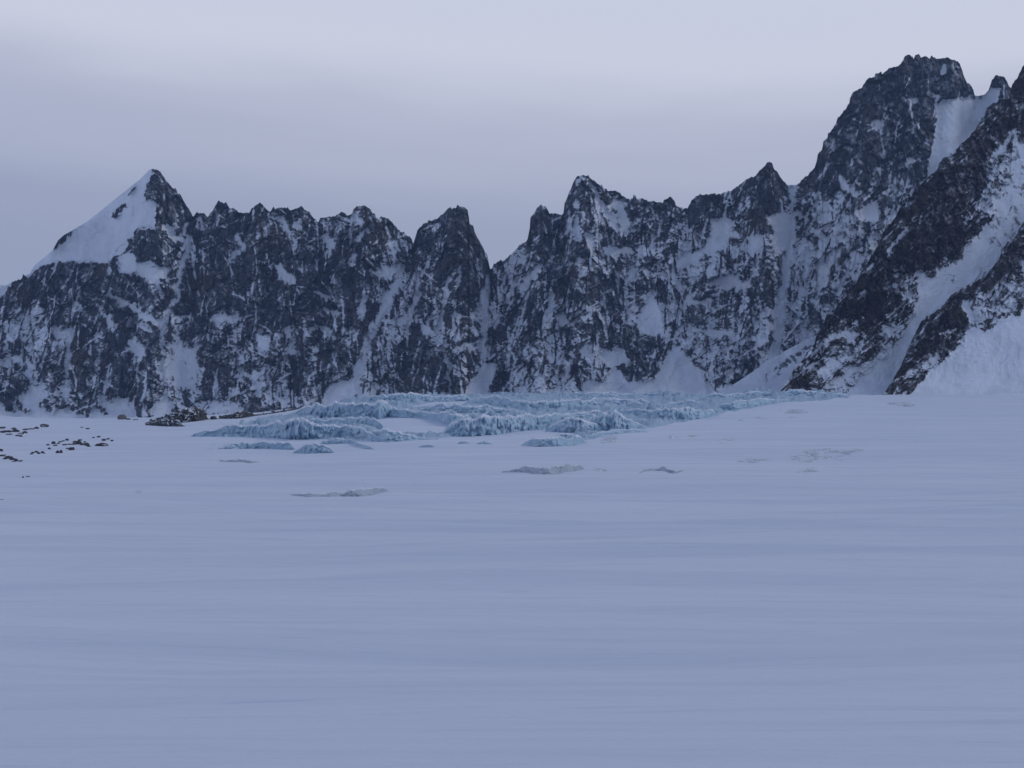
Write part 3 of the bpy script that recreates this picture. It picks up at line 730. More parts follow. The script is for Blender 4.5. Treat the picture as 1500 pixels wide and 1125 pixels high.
NEAR_MARKS = [
    (P_, [(1327, 305), (1376, 250), (1400, 232), (1412, 300), (1396, 352), (1368, 394), (1338, 396), (1318, 380), (1330, 340)], -.05, 3, -10),
    (P_, [(1232, 440), (1262, 402), (1290, 360), (1318, 318), (1330, 330), (1318, 375), (1302, 400), (1280, 430), (1262, 442), (1230, 460)], .05, 3, -6),
    (P_, [(1262, 425), (1285, 410), (1300, 440), (1296, 470), (1268, 482), (1256, 470)], 0, 3, -5),
    (S_, [(1297, 376, 1.5), (1312, 354, 2.5), (1328, 334, 2)], SN, 1.5, 3), (S_, [(1255, 437, 1), (1266, 424, 2.5)], SN, 1.5, 2),
    (P_, [(1312, 402), (1338, 398), (1356, 402), (1354, 424), (1340, 430), (1316, 424)], .45, 4, -4), (P_, [(1300, 430), (1316, 420), (1330, 440), (1326, 452), (1300, 462)], .15, 3, -5),
    (P_, [(1352, 404), (1360, 408), (1358, 426), (1348, 424)], RK, 2, -3),
    (P_, [(1395, 385), (1440, 330), (1460, 310), (1500, 330), (1500, 345), (1462, 380), (1420, 415), (1400, 428), (1362, 420), (1372, 396)], SN, 3, 3),
    (P_, [(1450, 320), (1470, 280), (1500, 250), (1560, 240), (1560, 330), (1500, 335), (1460, 345)], SN, 3, 2), (P_, [(1478, 230), (1490, 205), (1560, 180), (1560, 260), (1500, 290), (1480, 262)], .98, 4, 3),
    (S_, [(1488, 192, 5), (1470, 212, 4), (1455, 232, 3)], .95, 3, 2), (P_, [(1400, 350), (1425, 322), (1445, 310), (1452, 322), (1432, 340), (1415, 368), (1396, 386), (1380, 390)], .35, 4, -4),
    (S_, [(1376, 390, 2), (1368, 398, 2), (1350, 404, 3)], .9, 2, 0),
    (P_, [(1346, 400), (1410, 425), (1392, 440), (1360, 462), (1345, 478), (1330, 520), (1310, 580), (1240, 580), (1270, 545), (1310, 510), (1340, 460)], SX, 2.5, 6),
    (P_, [(1262, 534), (1266, 516), (1278, 508), (1284, 512), (1296, 500), (1306, 494), (1284, 516)], .12, 2, -5), (S_, [(1210, 500, 6), (1225, 490, 8), (1250, 486, 6)], .92, 4, 2), (S_, [(1205, 545, 6), (1225, 530, 8), (1245, 520, 6)], .95, 4, 2), (S_, [(1230, 560, 6), (1255, 540, 6)], .95, 4, 0),
    (P_, [(1150, 575), (1164, 552), (1180, 548), (1188, 560), (1180, 580)], RK, 2.5, -4), (S_, [(1196, 495, 3), (1206, 478, 4), (1212, 464, 4)], RK, 2, -4),
]
SPUR_SKY = [(1285, 590), (1296, 575), (1308, 555.6), (1320, 536), (1325, 524), (1335.7, 498), (1342, 485.6), (1350.7, 468.5), (1355, 468), (1357, 462), (1360, 466), (1363.5, 461), (1372, 458), (1382.7, 447), (1393, 432), (1404, 426), (1417, 418), (1427.5, 413), (1442.4, 406.7), (1446.7, 400), (1463.7, 379), (1468, 366), (1478.7, 349), (1489, 340.5), (1500, 325.6), (1540, 290), (1600, 240), (1700, 180)]
SPUR_DENS = [(1330, 540, .3), (1360, 500, .12), (1390, 460, .2), (1400, 500, .3), (1370, 540, .5), (1340, 560, .35), (1440, 480, 1.1), (1480, 500, 1.3), (1420, 540, 1.3), (1480, 380, .3), (1500, 420, .8), (1450, 430, .8), (1500, 560, 1.3), (1380, 570, 1.3), (1560, 350, .5), (1560, 500, 1.3)]
SPUR_MARKS = [
    (P_, [(1404, 426), (1420, 480), (1412, 503), (1394, 518), (1380, 530), (1363, 541), (1349, 558), (1330, 582), (1600, 590), (1600, 440), (1500, 450), (1470, 462), (1440, 475), (1428, 470), (1418, 440)], SX, 2, 5),
    (P_, [(1355, 470), (1385, 448), (1402, 430), (1410, 450), (1418, 472), (1410, 482), (1390, 478), (1378, 500), (1362, 520), (1340, 530), (1345, 500)], .06, 2.5, -8),
    (S_, [(1378, 488, 2), (1395, 486, 3), (1408, 488, 2)], .9, 2, 0), (P_, [(1352, 540), (1362, 520), (1378, 516), (1372, 532), (1360, 542)], SN, 2, 2), (S_, [(1325, 552, 3), (1335, 545, 5)], .9, 3, 0),
    (S_, [(1398, 434, 5), (1420, 428, 9), (1444, 416, 10), (1462, 394, 9), (1474, 372, 8), (1500, 340, 10), (1560, 290, 14)], .16, 3, -7), (S_, [(1452, 376, 2), (1440, 400, 2)], SN, 2, 0),
    (S_, [(1424, 475, 4), (1440, 478, 5), (1457, 471, 4)], .5, 4, -2), (S_, [(1462, 465, 3), (1474, 460, 4), (1489, 455, 6), (1503, 440, 8), (1540, 420, 10)], .2, 3, -4), (S_, [(1485, 408, 4), (1503, 402, 5)], .45, 3, -2),
]
def build_near():
    xs = np.concatenate([np.arange(1131, 1502, .8), np.arange(1502, 1700, 3.0)])
    kx, ky = zip(*NEAR_SKY)
    sk = np.interp(xs, kx, ky)
    sk = sk + 1.8 * pn(xs / 4.3, xs * 0 + .3, 94) + 1.8 * pn(xs / 2.0, xs * 0 + 5.3, 95) - 5 * np.maximum(pn(xs / 7.3, xs * 0 + 2.2, 96) - .1, 0)
    yb = np.full(xs.shape, 606.0)
    P, att, X, Yp = wall_sheet(xs, 430, sk, yb, lambda x, y: 1950 + .1 * np.maximum(x - 1150, 0), .62, 1.3, (10, 7, 4.2, 1.5), lambda x, y: shepard(x, y, NEAR_DENS), NEAR_MARKS, 200, rib_gain=0, n_str=620, drift=-.5)
    me = make_mesh('mountain', P.reshape(-1, 3), grid_quads(*att.shape).reshape(-1, 4), M_NEAR, {'snow': att})
    props(link('mountain', me), 'near dark rocky ridge climbing to the right edge with snow lanes', 'mountain', 'structure')
    xs = np.concatenate([np.arange(1286, 1502, .8), np.arange(1502, 1700, 3.0)])
    kx, ky = zip(*SPUR_SKY)
    sk = np.interp(xs, kx, ky)
    sk = sk + 1.6 * pn(xs / 4.3, xs * 0 + .8, 97) + 1.6 * pn(xs / 2.0, xs * 0 + 1.3, 98) - 4 * np.maximum(pn(xs / 7.3, xs * 0 + 6.2, 99) - .1, 0)
    yb = np.full(xs.shape, 606.0)
    P, att, X, Yp = wall_sheet(xs, 330, sk, yb, lambda x, y: 1850 + 0 * x, .85, 1.25, (6, 5, 3.6, 1.4), lambda x, y: shepard(x, y, SPUR_DENS), SPUR_MARKS, 240, rib_gain=0, n_str=260, drift=-.45)
    me = make_mesh('mountain', P.reshape(-1, 3), grid_quads(*att.shape).reshape(-1, 4), M_NEAR, {'snow': att})
    props(link('mountain', me), 'small brown rock spur in front of the near ridge above a smooth snow slope', 'mountain', 'structure')
    # snow bank leaning against the foot of the near ridge
    xs = np.arange(1040, 1260, 1.0)
    sk = np.interp(xs, [1030, 1050, 1062, 1080, 1100, 1125, 1150, 1175, 1195, 1215, 1260], [581, 576, 570, 560, 546, 529, 514, 501, 491, 480, 455]) + 1.0 * fbm(xs / 14, xs * 0 + 3.3, 3, 88)
    yb = np.full(xs.shape, 606.0)
    P, att, X, Yp = wall_sheet(xs, 120, sk, yb, lambda x, y: 2250 + 0 * x, 1.1, 1.5, (4, 1.5, .6, .15), lambda x, y: np.full(x.shape, 1.4),
                               [(P_, [(1118, 553), (1150, 524), (1200, 497), (1196, 508), (1160, 535), (1122, 558)], .72, 6, 3)], 280, rib_gain=0)
    me = make_mesh('snow_slope', P.reshape(-1, 3), grid_quads(*att.shape).reshape(-1, 4), M_FAR, {'snow': att})
    props(link('snow_slope', me), 'smooth snow bank rising to the foot of the near dark ridge', 'snow slope', 'structure')
build_near()

def rock_mesh(seed, flat):
    rg = np.random.default_rng(seed)
    import bmesh
    bm = bmesh.new()
    bmesh.ops.create_icosphere(bm, subdivisions=2, radius=1.0)
    cuts = [(rg.normal(size=3), rg.uniform(.45, .8)) for _ in range(7)]
    for v in bm.verts:
        c = np.array(v.co)
        for nrm, d in cuts:
            nrm = nrm / np.linalg.norm(nrm)
            k = c @ nrm - d
            if k > 0: c = c - nrm * k * .9
        c = c * (1 + .10 * rg.normal())
        c[2] = max(c[2] * flat + .3, -.25)
        v.co = c
    me = bpy.data.meshes.new('boulder')
    bm.to_mesh(me)
    bm.free()
    return me
ROCK_ME = []
for k in range(6):
    for m in (M_ROCK, M_TAN):
        me = rock_mesh(40 + k, (.9, .6, .75, 1.1, .5, .8)[k])
        me.materials.append(m)
        ROCK_ME.append(me)

# ------------------------------------------------------------------ icefall
def ridge_thing(name, mat, crest, foot, label, cat, group, seed, lean=.3, flute=.22, col=9.0, back=1.3, lump=1.0, step=.6, nf=16, face_cap=0., kind=None, grow=1.0, cap_mat=None, stones=0, ragged=0.):
    """a wall of ice or rubble: front face, rounded crest and a back that sinks into the glacier"""
    x0, x1 = min(crest[0][0], foot[0][0]), max(crest[-1][0], foot[-1][0])
    xs = np.arange(x0, x1 + step * .5, step)
    n = len(xs)
    yt = np.interp(xs, *zip(*crest))
    yb = np.interp(xs, *zip(*foot))
    if ragged:
        yb = yb + ragged * fbm(xs / 9, xs * 0 + 1.3, 3, seed + 50, .6)
        yt = yt + .6 + ragged * .6 * fbm(xs / 7, xs * 0 + 4.3, 3, seed + 53, .6)
    k = max(2, int(1.5 / step))
    yt = gauss1(yt, k)
    yb = gauss1(yb, 2 * k)
    kx = np.linspace(x0, x1, max(4, int((x1 - x0) / 8)))
    Yf = np.interp(xs, kx, depth_at(kx, np.interp(kx, xs, yb)))
    Yf = gauss1(Yf, max(2, int(4 / step)))
    e = np.minimum(sst(0, 7, xs - x0), sst(0, 7, x1 - xs))
    xw = xs + 5 * fbm(xs / 16, xs * 0 + .7, 3, seed + 30)
    hp = np.maximum(yb - yt, .6 if not ragged else -.3) * grow
    bil = np.abs(pn(xw / col, xs * 0 + .37, seed)) * 2.2
    bil2 = np.abs(pn(xw / (col * .4), xs * 0 + 5.1, seed + 1)) * 2.0
    hp = hp * (.86 + lump * (.20 * bil + .05 * bil2 - .03)) + lump * .15 * pn(xs / 3.2, xs * 0, seed + 2)
    hp = np.maximum(hp, .5 if not ragged else .12) * (.25 + .75 * e)
    H = hp / F * Yf
    zf = ground_z(xs, Yf)
    rows, caps = [], []
    t = np.linspace(0, 1, nf)
    for s in t:                                             # front face
        c = xw / col + .35 * pn(xs / 7, xs * 0 + s * 2.2, seed + 5)
        fl = flute * (np.abs(pn(c, xs * 0 + s * 1.3, seed)) * 2.0 + .28 * np.abs(pn(c * 2.6, xs * 0 + s * 1.6, seed + 3)) * 2)
        notch = np.maximum(pn(xs / 4.3, xs * 0 + s * .5, seed + 8) - .34, 0) * 2.6 * flute
        rgh = .34 * fbm(xs / 6, xs * 0 + s * 2.2, 3, seed + 11, .6)
        zz = s if s < .8 else .8 + (s - .8) * (1 - .35 * ((s - .8) / .2) ** 2) / .65 * .65
        l2 = .75 * np.abs(fbm(xw / 11, xs * 0 + s * 3.0, 3, seed + 20, .55)) * 2
        y = Yf + H * (lean * s ** 1.3 - .45 * l2 * math.sin(math.pi * min(1, s * 1.1)) ** .5 + .45 * max(0, (s - .75) / .25) ** 2 - fl * (1 - .5 * s) + notch + rgh)
        rows.append((y, zf - .08 * H - .3 + H * 1.08 * zz + .05 * H * pn(xs / 3, xs * 0 + s * 4, seed + 14) * (s > .5)))
        caps.append(np.full(n, face_cap + max(0, (s - .8) / .2)))
    yl, zl = rows[-1]
    for d, dz in ((.35, .0), (.8, .06), (1.4, .25), (2.2, .6), (3.2, 1.3)):      # top and back
        y = yl + H * back * d + .15 * H * pn(xs / 7, xs * 0 + d * 2, seed + 17)
        z = zl - H * dz + .06 * H * pn(xs / 4, xs * 0 + d * 3, seed + 18) * (d < 2)
        rows.append((y, z))
        caps.append(np.ones(n))
    Yv = np.array([r[0] for r in rows])
    Zv = np.array([r[1] for r in rows])
    Xv = (xs[None, :] - CX) / F * Yv
    P = np.stack([Xv, Yv, Zv], -1)
    mid = n // 2
    base = np.array([(xs[mid] - CX) / F * Yf[mid], Yf[mid], zf[mid]])
    me = make_mesh(name, (P - base).reshape(-1, 3), grid_quads(len(rows), n).reshape(-1, 4), mat, {'cap': np.array(caps)})
    o = props(link(name, me, base), label, cat, kind, group)
    if cap_mat is not None:                                 # wind-drifted snow along the crest
        r0, r1 = nf - 3, nf + 1
        pc = P[r0:r1 + 1].copy()
        wob = pn(xs / 9, xs * 0 + 2.7, seed + 40)
        up = (.05 * H + .10) * np.array([-.6, .5, .9, .7, -.8])[:, None] * (1 + .0 * xs)
        pc[..., 2] += up * sst(-.25, .15, wob)[None, :] - .25 * (1 - sst(-.25, .15, wob))[None, :] * (.3 + .1 * H)
        pc[:2, :, 1] -= .06 * H[None, :]
        c = link('snow_cap', make_mesh('snow_cap', (pc - base).reshape(-1, 3), grid_quads(*pc.shape[:2]).reshape(-1, 4), cap_mat))
        c.parent = o
    if stones:
        rg = np.random.default_rng(seed + 3)
        for k in range(stones):
            i, j = rg.integers(1, nf), rg.integers(4, n - 4)
            if H[j] < .8: continue
            st = link('stone', ROCK_ME[rg.integers(0, 6) * 2 + (rg.random() < .25)], P[i, j] - base)
            q = rg.uniform(.6, 2.3) * Yf[j] / F
            st.scale = (q * rg.uniform(1, 1.8), q * 1.2, q * rg.uniform(.7, 1.1))
            st.rotation_euler = (rg.normal() * .3, rg.normal() * .3, rg.uniform(0, 6))
            st.parent = o
    return o

G_ICE = 'ice cliffs of the icefall'
CLIFFS = [  # crest, foot, label
    ([(519, 584), (540, 580), (570, 578), (612, 575), (625, 579), (655, 580), (681, 579), (692, 582)], [(519, 586), (560, 592), (600, 590), (640, 588), (692, 587)],
     'low blue ice cliff along the far top edge of the icefall, left part'),
    ([(826, 581), (841, 575), (868, 576), (886, 574), (913, 577), (937, 576), (967, 576), (1009, 577), (1035, 580)], [(826, 584), (880, 584), (940, 582), (1035, 584)],
     'low grey-blue ice cliff along the far top edge of the icefall, right of centre'),
    ([(1031, 581), (1046, 576), (1063, 579), (1090, 575), (1116, 573), (1137, 576), (1171, 571), (1190, 572), (1212, 575), (1245, 578)], [(1031, 586), (1063, 586), (1116, 582), (1180, 582), (1245, 581)],
     'thin ice cliff ending the top of the icefall below the near dark ridge'),
    ([(680, 588), (706, 581), (728, 580), (756, 586), (783, 588), (837, 585), (856, 587), (885, 582), (913, 586), (941, 586), (957, 592)], [(680, 590), (706, 592), (749, 598), (783, 603), (822, 602), (847, 599), (885, 595), (957, 595)],
     'long second row of blue ice cliff with white crest behind the icefall centre'),
    ([(428, 606), (453, 594), (475, 592), (505, 589), (537, 589), (554, 588), (573, 595), (586, 602)], [(428, 611), (460, 615), (514, 614), (558, 613), (586, 606)],
     'bright blue ice cliff at the upper left of the icefall above a snow step'),
    ([(609, 600), (625, 595), (645, 592), (694, 594), (709, 593), (732, 597), (747, 600), (766, 605)], [(609, 603), (634, 604), (666, 605), (690, 608), (732, 606), (766, 607)],
     'short ice cliff in the middle of the icefall behind a white snow ledge'),
    ([(911, 596), (930, 589), (954, 596), (967, 594), (996, 589), (1009, 588), (1037, 595)], [(911, 598), (954, 600), (996, 597), (1037, 599)],
     'rounded blue ice ridge behind the right-hand cliff with dark cracks'),
    ([(570, 596), (591, 600), (625, 604), (664, 606), (685, 608), (696, 614)], [(570, 611), (616, 612), (647, 620), (666, 626), (696, 622)],
     'sloping blue ice cliff left of centre above the oval snow patch'),
    ([(380, 622), (428, 614), (475, 614), (520, 613), (539, 611), (556, 619), (566, 628)], [(380, 624), (428, 623), (475, 624), (530, 625), (566, 632)],
     'low lumpy grey-blue ice ridge above the longest left-hand ice cliff'),
    ([(1049, 594), (1073, 590), (1105, 586), (1130, 587), (1160, 586)], [(1049, 601), (1073, 602), (1105, 597), (1160, 589)],
     'broken low ice lumps at the right end of the icefall'),
    ([(902, 604), (922, 599), (956, 600), (988, 597), (1022, 600), (1046, 599), (1052, 605)], [(902, 607), (930, 611), (952, 614), (977, 616), (1005, 615), (1023, 613), (1052, 608)],
     'pale blue ice cliff with dark vertical cracks at the right of the icefall'),
    ([(650, 626), (664, 618), (681, 616), (698, 610), (728, 608), (756, 608), (783, 609), (800, 606), (822, 606), (847, 604), (890, 601), (905, 606)], [(650, 637), (681, 639), (719, 636), (758, 632), (800, 626), (837, 616), (890, 611), (905, 609)],
     'longest and tallest central blue ice cliff of the icefall, fluted and dirty at its left'),
    ([(278, 636.5), (313, 629.6), (340, 622), (366, 625), (381, 623), (398, 622), (424, 619), (451, 620), (475, 623), (494, 624), (526, 625), (547, 636), (566, 646)], [(278, 640), (323, 640), (355, 641), (389, 642), (419, 644.5), (453, 644.5), (505, 641), (537, 645.6), (566, 647.5)],
     'longest left-hand blue ice cliff with a row of rounded columns'),
    ([(862, 612), (873, 608), (890, 605), (909, 607), (924, 614), (939, 621), (953, 624)], [(862, 630), (900, 631), (925, 629), (945, 625), (953, 625)],
     'big rounded blue ice block at the right front of the icefall'),
    ([(798, 626), (822, 619), (839, 612), (856, 615), (878, 622), (890, 629)], [(798, 631), (822, 633), (850, 634), (878, 632), (890, 631)],
     'steep blue ice block left of the big rounded block at the icefall front'),
    ([(537, 630), (560, 630), (591, 634), (608, 638), (620, 641), (645, 641)], [(537, 644), (560, 647), (590, 646), (620, 644), (645, 643)],
     'low blue-grey ice step below the oval snow patch'),
    ([(804, 640), (820, 635), (843, 635), (853, 639)], [(804, 642), (820, 643), (853, 643)],
     'small ice hump in front of the steep blue blocks'),
    ([(852, 639), (873, 633), (903, 630), (928, 628), (953, 631)], [(852, 642), (873, 641), (903, 636), (953, 632)],
     'thin dark ice band along the front edge of the icefall, far right of centre'),
    ([(764, 646), (796, 642), (826, 641), (847, 639), (860, 643)], [(764, 650), (781, 655), (815, 655), (845, 650), (860, 647)],
     'low grey-blue ice cliff standing alone at the icefall front centre'),
    ([(316, 657), (340, 650), (355, 646.7), (381, 646.7), (402, 647.7), (419, 646.7), (432, 650)], [(316, 658.5), (355, 657), (390, 657), (432, 658)],
     'smaller front ice cliff below the longest left-hand cliff'),
    ([(467, 646), (490, 643), (511, 642), (526, 649), (550, 655)], [(467, 651), (490, 650), (511, 649), (530, 656), (550, 658)],
     'crooked snowy ice crest at the left front of the icefall'),
    ([(427, 661), (445, 651), (462, 646.7), (475, 652), (492, 661)], [(427, 662.5), (450, 663), (475, 663), (492, 662.5)],
     'rounded ice hump foremost at the left of the icefall'),
]
for i, (c, f, lab) in enumerate(CLIFFS):
    ridge_thing('ice_cliff', M_ICE, c, f, lab, 'ice cliff', G_ICE, 300 + 23 * i, grow=1.18, lump=1.4, col=15 + 10 * ((i * 7) % 5) / 4, flute=.6, lean=.65, cap_mat=M_CAP)
def build_bed():
    poly = [(296, 637), (340, 624), (378, 613), (430, 604.5), (460, 594), (520, 583), (620, 577), (720, 576), (860, 575), (960, 576), (1040, 577), (1130, 574), (1180, 572), (1252, 577), (1240, 583), (1160, 592),
            (1062, 605), (1010, 616), (950, 628), (880, 641), (852, 646), (838, 632), (800, 630), (740, 635), (690, 639), (640, 643), (566, 649), (500, 646), (440, 646), (330, 643)]
    xs = np.arange(285, 1262, 1.1)
    ys = np.arange(652, 568, -.42)
    X, Yp = np.meshgrid(xs, ys)
    Yd = np.empty_like(X)
    for j in range(len(xs)):
        yy = YH - F * ground_base(np.full(900, xs[j]), _Yg) / _Yg
        Yd[:, j] = np.interp(-Yp[:, j], -np.minimum.accumulate(yy), _Yg)
    Yd = Yd + np.maximum(579 - Yp, 0) * 4
    m = poly_sd(X + 6 * fbm(X / 20, Yp / 6, 3, 77), Yp + 2 * fbm(X / 14, Yp / 5, 3, 78), poly)
    for hole in ([(566, 612), (590, 609), (630, 612), (652, 622), (650, 633), (620, 637), (590, 630)], [(602, 596), (640, 588), (700, 587), (704, 592), (650, 595)], [(700, 638), (800, 629), (800, 634), (720, 644)], [(540, 615), (566, 612), (600, 632), (570, 640), (548, 628)]):
        m = np.minimum(m, -poly_sd(X + 4 * fbm(X / 12, Yp / 5, 2, 79), Yp, hole))
    rows_ = ridged(X / 70 + .4 * fbm(X / 30, Yp / 9, 2, 83), Yp / 7 + X / 260, 2, 80)
    lumps = np.abs(fbm(X / 10 + .4 * fbm(X / 8, Yp / 5, 2, 84), Yp / 4.2, 3, 81, .6)) * 1.8
    q = -Yp / 8.5 + X / 210 + 1.1 * fbm(X / 46, Yp / 16, 3, 85) + .25 * fbm(X / 9, Yp / 9, 2, 86)
    fr = q - np.floor(q)
    cell = _gx[_perm[(np.floor(q).astype(np.int64) * 37 + 5) & 4095]]
    saw = np.where(fr < .16, sst(0, .16, fr), 1 - (fr - .16) / .84)
    amp = (.3 + .7 * sst(-.35, .3, pn(X / 55, q * .6, 87) + .15 * cell)) * (.7 + .6 * np.abs(pn(X / 12, q, 88)) * 2)
    edge = sst(-1.0, 5.0, m)
    h = edge * (1.2 + 1.0 * rows_ + 2.6 * lumps + 8.0 * saw * amp) - .8
    Z = ground_z(X, Yd) + h / F * Yd - .25
    P = np.stack([(X - CX) / F * Yd, Yd, Z], -1)
    me = make_mesh('icefall', P.reshape(-1, 3), grid_quads(*X.shape).reshape(-1, 4), M_BED, {'cap': np.where(fr < .2, -.5, -.1 + .25 * pn(X / 20, Yp / 6, 89)) - .15 * lumps})
    props(link('icefall', me), 'broken blue and dirty grey ice of the icefall between its cliffs', 'icefall', 'structure')
build_bed()
BUMPS = [([(609, 654), (627, 649), (641, 654)], 'leftmost of three small ice humps on the snow lip below the icefall'),
         ([(667, 651), (678, 645.5), (692, 650)], 'middle of three small ice humps on the snow lip below the icefall'),
         ([(694, 651), (709, 644.5), (724, 650)], 'rightmost of three small ice humps on the snow lip below the icefall')]
for i, (c, lab) in enumerate(BUMPS):
    ridge_thing('ice_hump', M_ICE, c, [(c[0][0], c[0][1] + 1), (c[-1][0], c[-1][1] + 1)], lab, 'ice hump', 'ice humps below the icefall', 900 + 19 * i, col=6)

# ------------------------------------------------------------------ bare ice showing through the snow
def outcrop(x0, x1, y0, y1, hpx, mat, label, seed, dens=.5, slant=0.0, sx=16., sy=3.2):
    """a patch of broken ice: lumps that stand out of the snow, their edges sunk below it"""
    xs = np.arange(x0 - 4, x1 + 4, .8)
    ys = np.arange(y1 + 1.5, y0 - 1.5, -.30)
    X, Y0 = np.meshgrid(xs, ys)
    cxm, cym = (x0 + x1) / 2, (y0 + y1) / 2
    Yp = Y0 - slant * (X - cxm)
    Yd = np.empty_like(X)
    for j in range(0, len(xs)):
        yy = YH - F * ground_base(np.full(900, xs[j]), _Yg) / _Yg
        Yd[:, j] = np.interp(-Yp[:, j], -np.minimum.accumulate(yy), _Yg)
    rad = np.hypot((X - cxm) / ((x1 - x0) / 2), (Y0 - cym) / ((y1 - y0) / 2 + .4))
    nz = fbm(X / sx + .5 * pn(X / 5, Yp / 2, seed + 9), Yp / sy, 3, seed, .55)
    rid = np.abs(pn(X / (sx * .6), Yp / (sy * .7), seed + 4)) * 1.6
    h = (nz * 1.3 + .35 * rid + dens - .15) - 1.05 * rad ** 2.5
    h = np.clip(h, -.25, .9)
    Z = ground_z(X, Yd) + h * hpx / F * Yd - .02 * Yd / 100
    P = np.stack([(X - CX) / F * Yd, Yd, Z], -1)
    j, i = X.shape[0] // 2, X.shape[1] // 2
    base = P[j, i].copy()
    me = make_mesh('ice_outcrop', (P - base).reshape(-1, 3), grid_quads(*X.shape).reshape(-1, 4), mat, {'cap': np.clip(rid - .25, 0, 1)})
    props(link('ice_outcrop', me, base), label, 'ice outcrop', None, 'bare ice outcrops on the snowfield')
LOW = [
    ([(316, 674), (335, 671.5), (355, 670), (375, 673), (387, 676)], [(316, 675.5), (350, 677), (387, 677)], 'thin blue-grey ice streak on the snow below the left front ice hump'),
    ([(418, 726), (440, 722.5), (470, 721.5), (500, 719)], [(418, 728), (445, 729), (475, 729), (500, 727)], 'low left half of the nearest long grey ice outcrop'),
    ([(490, 723), (510, 717), (530, 713), (550, 711), (572, 711.5)], [(490, 726), (525, 728.5), (550, 724), (572, 715)], 'dark right half of the nearest long grey ice outcrop'),
    ([(732, 687), (750, 684), (775, 680), (800, 682), (815, 679), (835, 678), (856, 677)], [(732, 690), (770, 692), (800, 695), (830, 691), (856, 684)], 'largest grey ice outcrop with a white ragged crest, in the middle of the snowfield'),
    ([(930, 692), (945, 684.5), (965, 681), (985, 684), (1000, 687), (1020, 684)], [(930, 693), (960, 688), (990, 691.5), (1020, 687)], 'curved ice outcrop with a pale rim, second from the largest'),
]
for i, (c, f, lab) in enumerate(LOW):
    ridge_thing('ice_outcrop', M_GREY, c, f, lab, 'ice outcrop', 'bare ice outcrops on the snowfield', 2000 + 31 * i, lean=2.2, flute=.7, col=15, lump=1.3, back=2.6, nf=18, ragged=1.7)
OUT = [
    (588, 622, 703, 710, 1.5, M_GREY, 'faint ice patch right of the nearest long grey outcrop', .2, .1),
    (778, 838, 689, 701, 2, M_GREY, 'broken ice bits just below the largest grey outcrop', .15, .03),
    (864, 898, 680, 694, 2, M_GREY, 'small broken ice patch right of the largest grey outcrop', .15, .0),
    (1070, 1138, 671, 680, 2.6, M_GREY, 'left end of the long thin ice streak on the right slope', .35, .05),
    (1132, 1284, 656, 677, 2.6, M_GREY, 'long thin rising ice streak on the right slope', .2, .10),
    (1148, 1212, 682, 695, 2, M_GREY, 'faint cracked ice patch below the long thin streak', .15, .0),
    (1138, 1200, 600.5, 606.5, 2.4, M_GREY, 'short dark ice streak near the right end of the icefall', .45, .0),
    (1102, 1128, 608.5, 615, 2.4, M_GREY, 'small ice bump left of the short dark streak', .45, .0),
    (1078, 1094, 612, 617, 1.8, M_GREY, 'tiny ice bump beside the lower right edge of the icefall', .4, .0),
    (1150, 1170, 609, 614, 1.5, M_GREY, 'tiny brownish ice patch under the short dark streak', .3, .0),
    (1290, 1354, 588, 598, 2.8, M_GREY, 'oval ice patch on the snow below the brown rock spur', .3, .02),
    (1000, 1028, 635.5, 643, 2, M_GREY, 'thin dark crack in the snow right of the icefall front', .3, .03),
    (1036, 1086, 641, 650, 1.6, M_GREY, 'pair of thin ice cracks on the slope right of the icefall', .12, .06),
    (976, 992, 638, 644, 2, M_GREY, 'small pale ice knob near the right front of the icefall', .45, .0),
    (868, 912, 638, 650, 2.5, M_GREY, 'low broken ice below the front edge of the icefall', .35, .03),
    (184, 232, 717, 729, 1.2, M_GREY, 'thin grey crack in the snow on the left', .12, .14),
    (288, 352, 650, 660, 1.5, M_GREY, 'faint ice crack at the left tip of the icefall', .1, .12),
]
for i, (a, b_, c, d, h, m, lab, dn, sl) in enumerate(OUT):
    outcrop(a, b_, c, d, h * 1.1, m, lab, 1200 + 17 * i, dn + .08, sl, sx=24, sy=2.3)

# ------------------------------------------------------------------ moraine rubble and boulders on the left
ridge_thing('moraine_mound', M_MOUND, [(210, 619), (217, 616), (230, 611), (245, 604), (262, 597), (275, 593), (281, 592), (290, 594), (298, 602), (307, 611)], [(210, 621), (240, 620), (270, 619), (290, 617), (307, 613)],
            'large brown rocky mound with snow streaks at the foot of the cliffs', 'rocky mound', None, 1500, lean=1.1, flute=.5, col=14, lump=.9, nf=30, stones=70)
ridge_thing('moraine_mound', M_MOUND, [(210, 621), (228, 616), (250, 612), (262, 616), (272, 622)], [(210, 622), (240, 624), (272, 624.5)],
            'low dark rubble apron in front of the large brown mound', 'rocky mound', None, 1530, lean=1.2, flute=.5, col=8, lump=1.2, nf=20, stones=30)
ridge_thing('moraine_mound', M_MOUND, [(318, 610), (335, 605), (350, 600), (362, 601), (372, 606), (400, 602), (430, 597), (455, 593)], [(318, 613), (350, 613), (372, 609), (400, 605.5), (430, 601), (455, 595)],
            'dark rubble ridge running from the brown mound up to the ice cliffs', 'rocky mound', None, 1560, lean=1.0, flute=.5, col=7, lump=1.2, nf=20, stones=40)

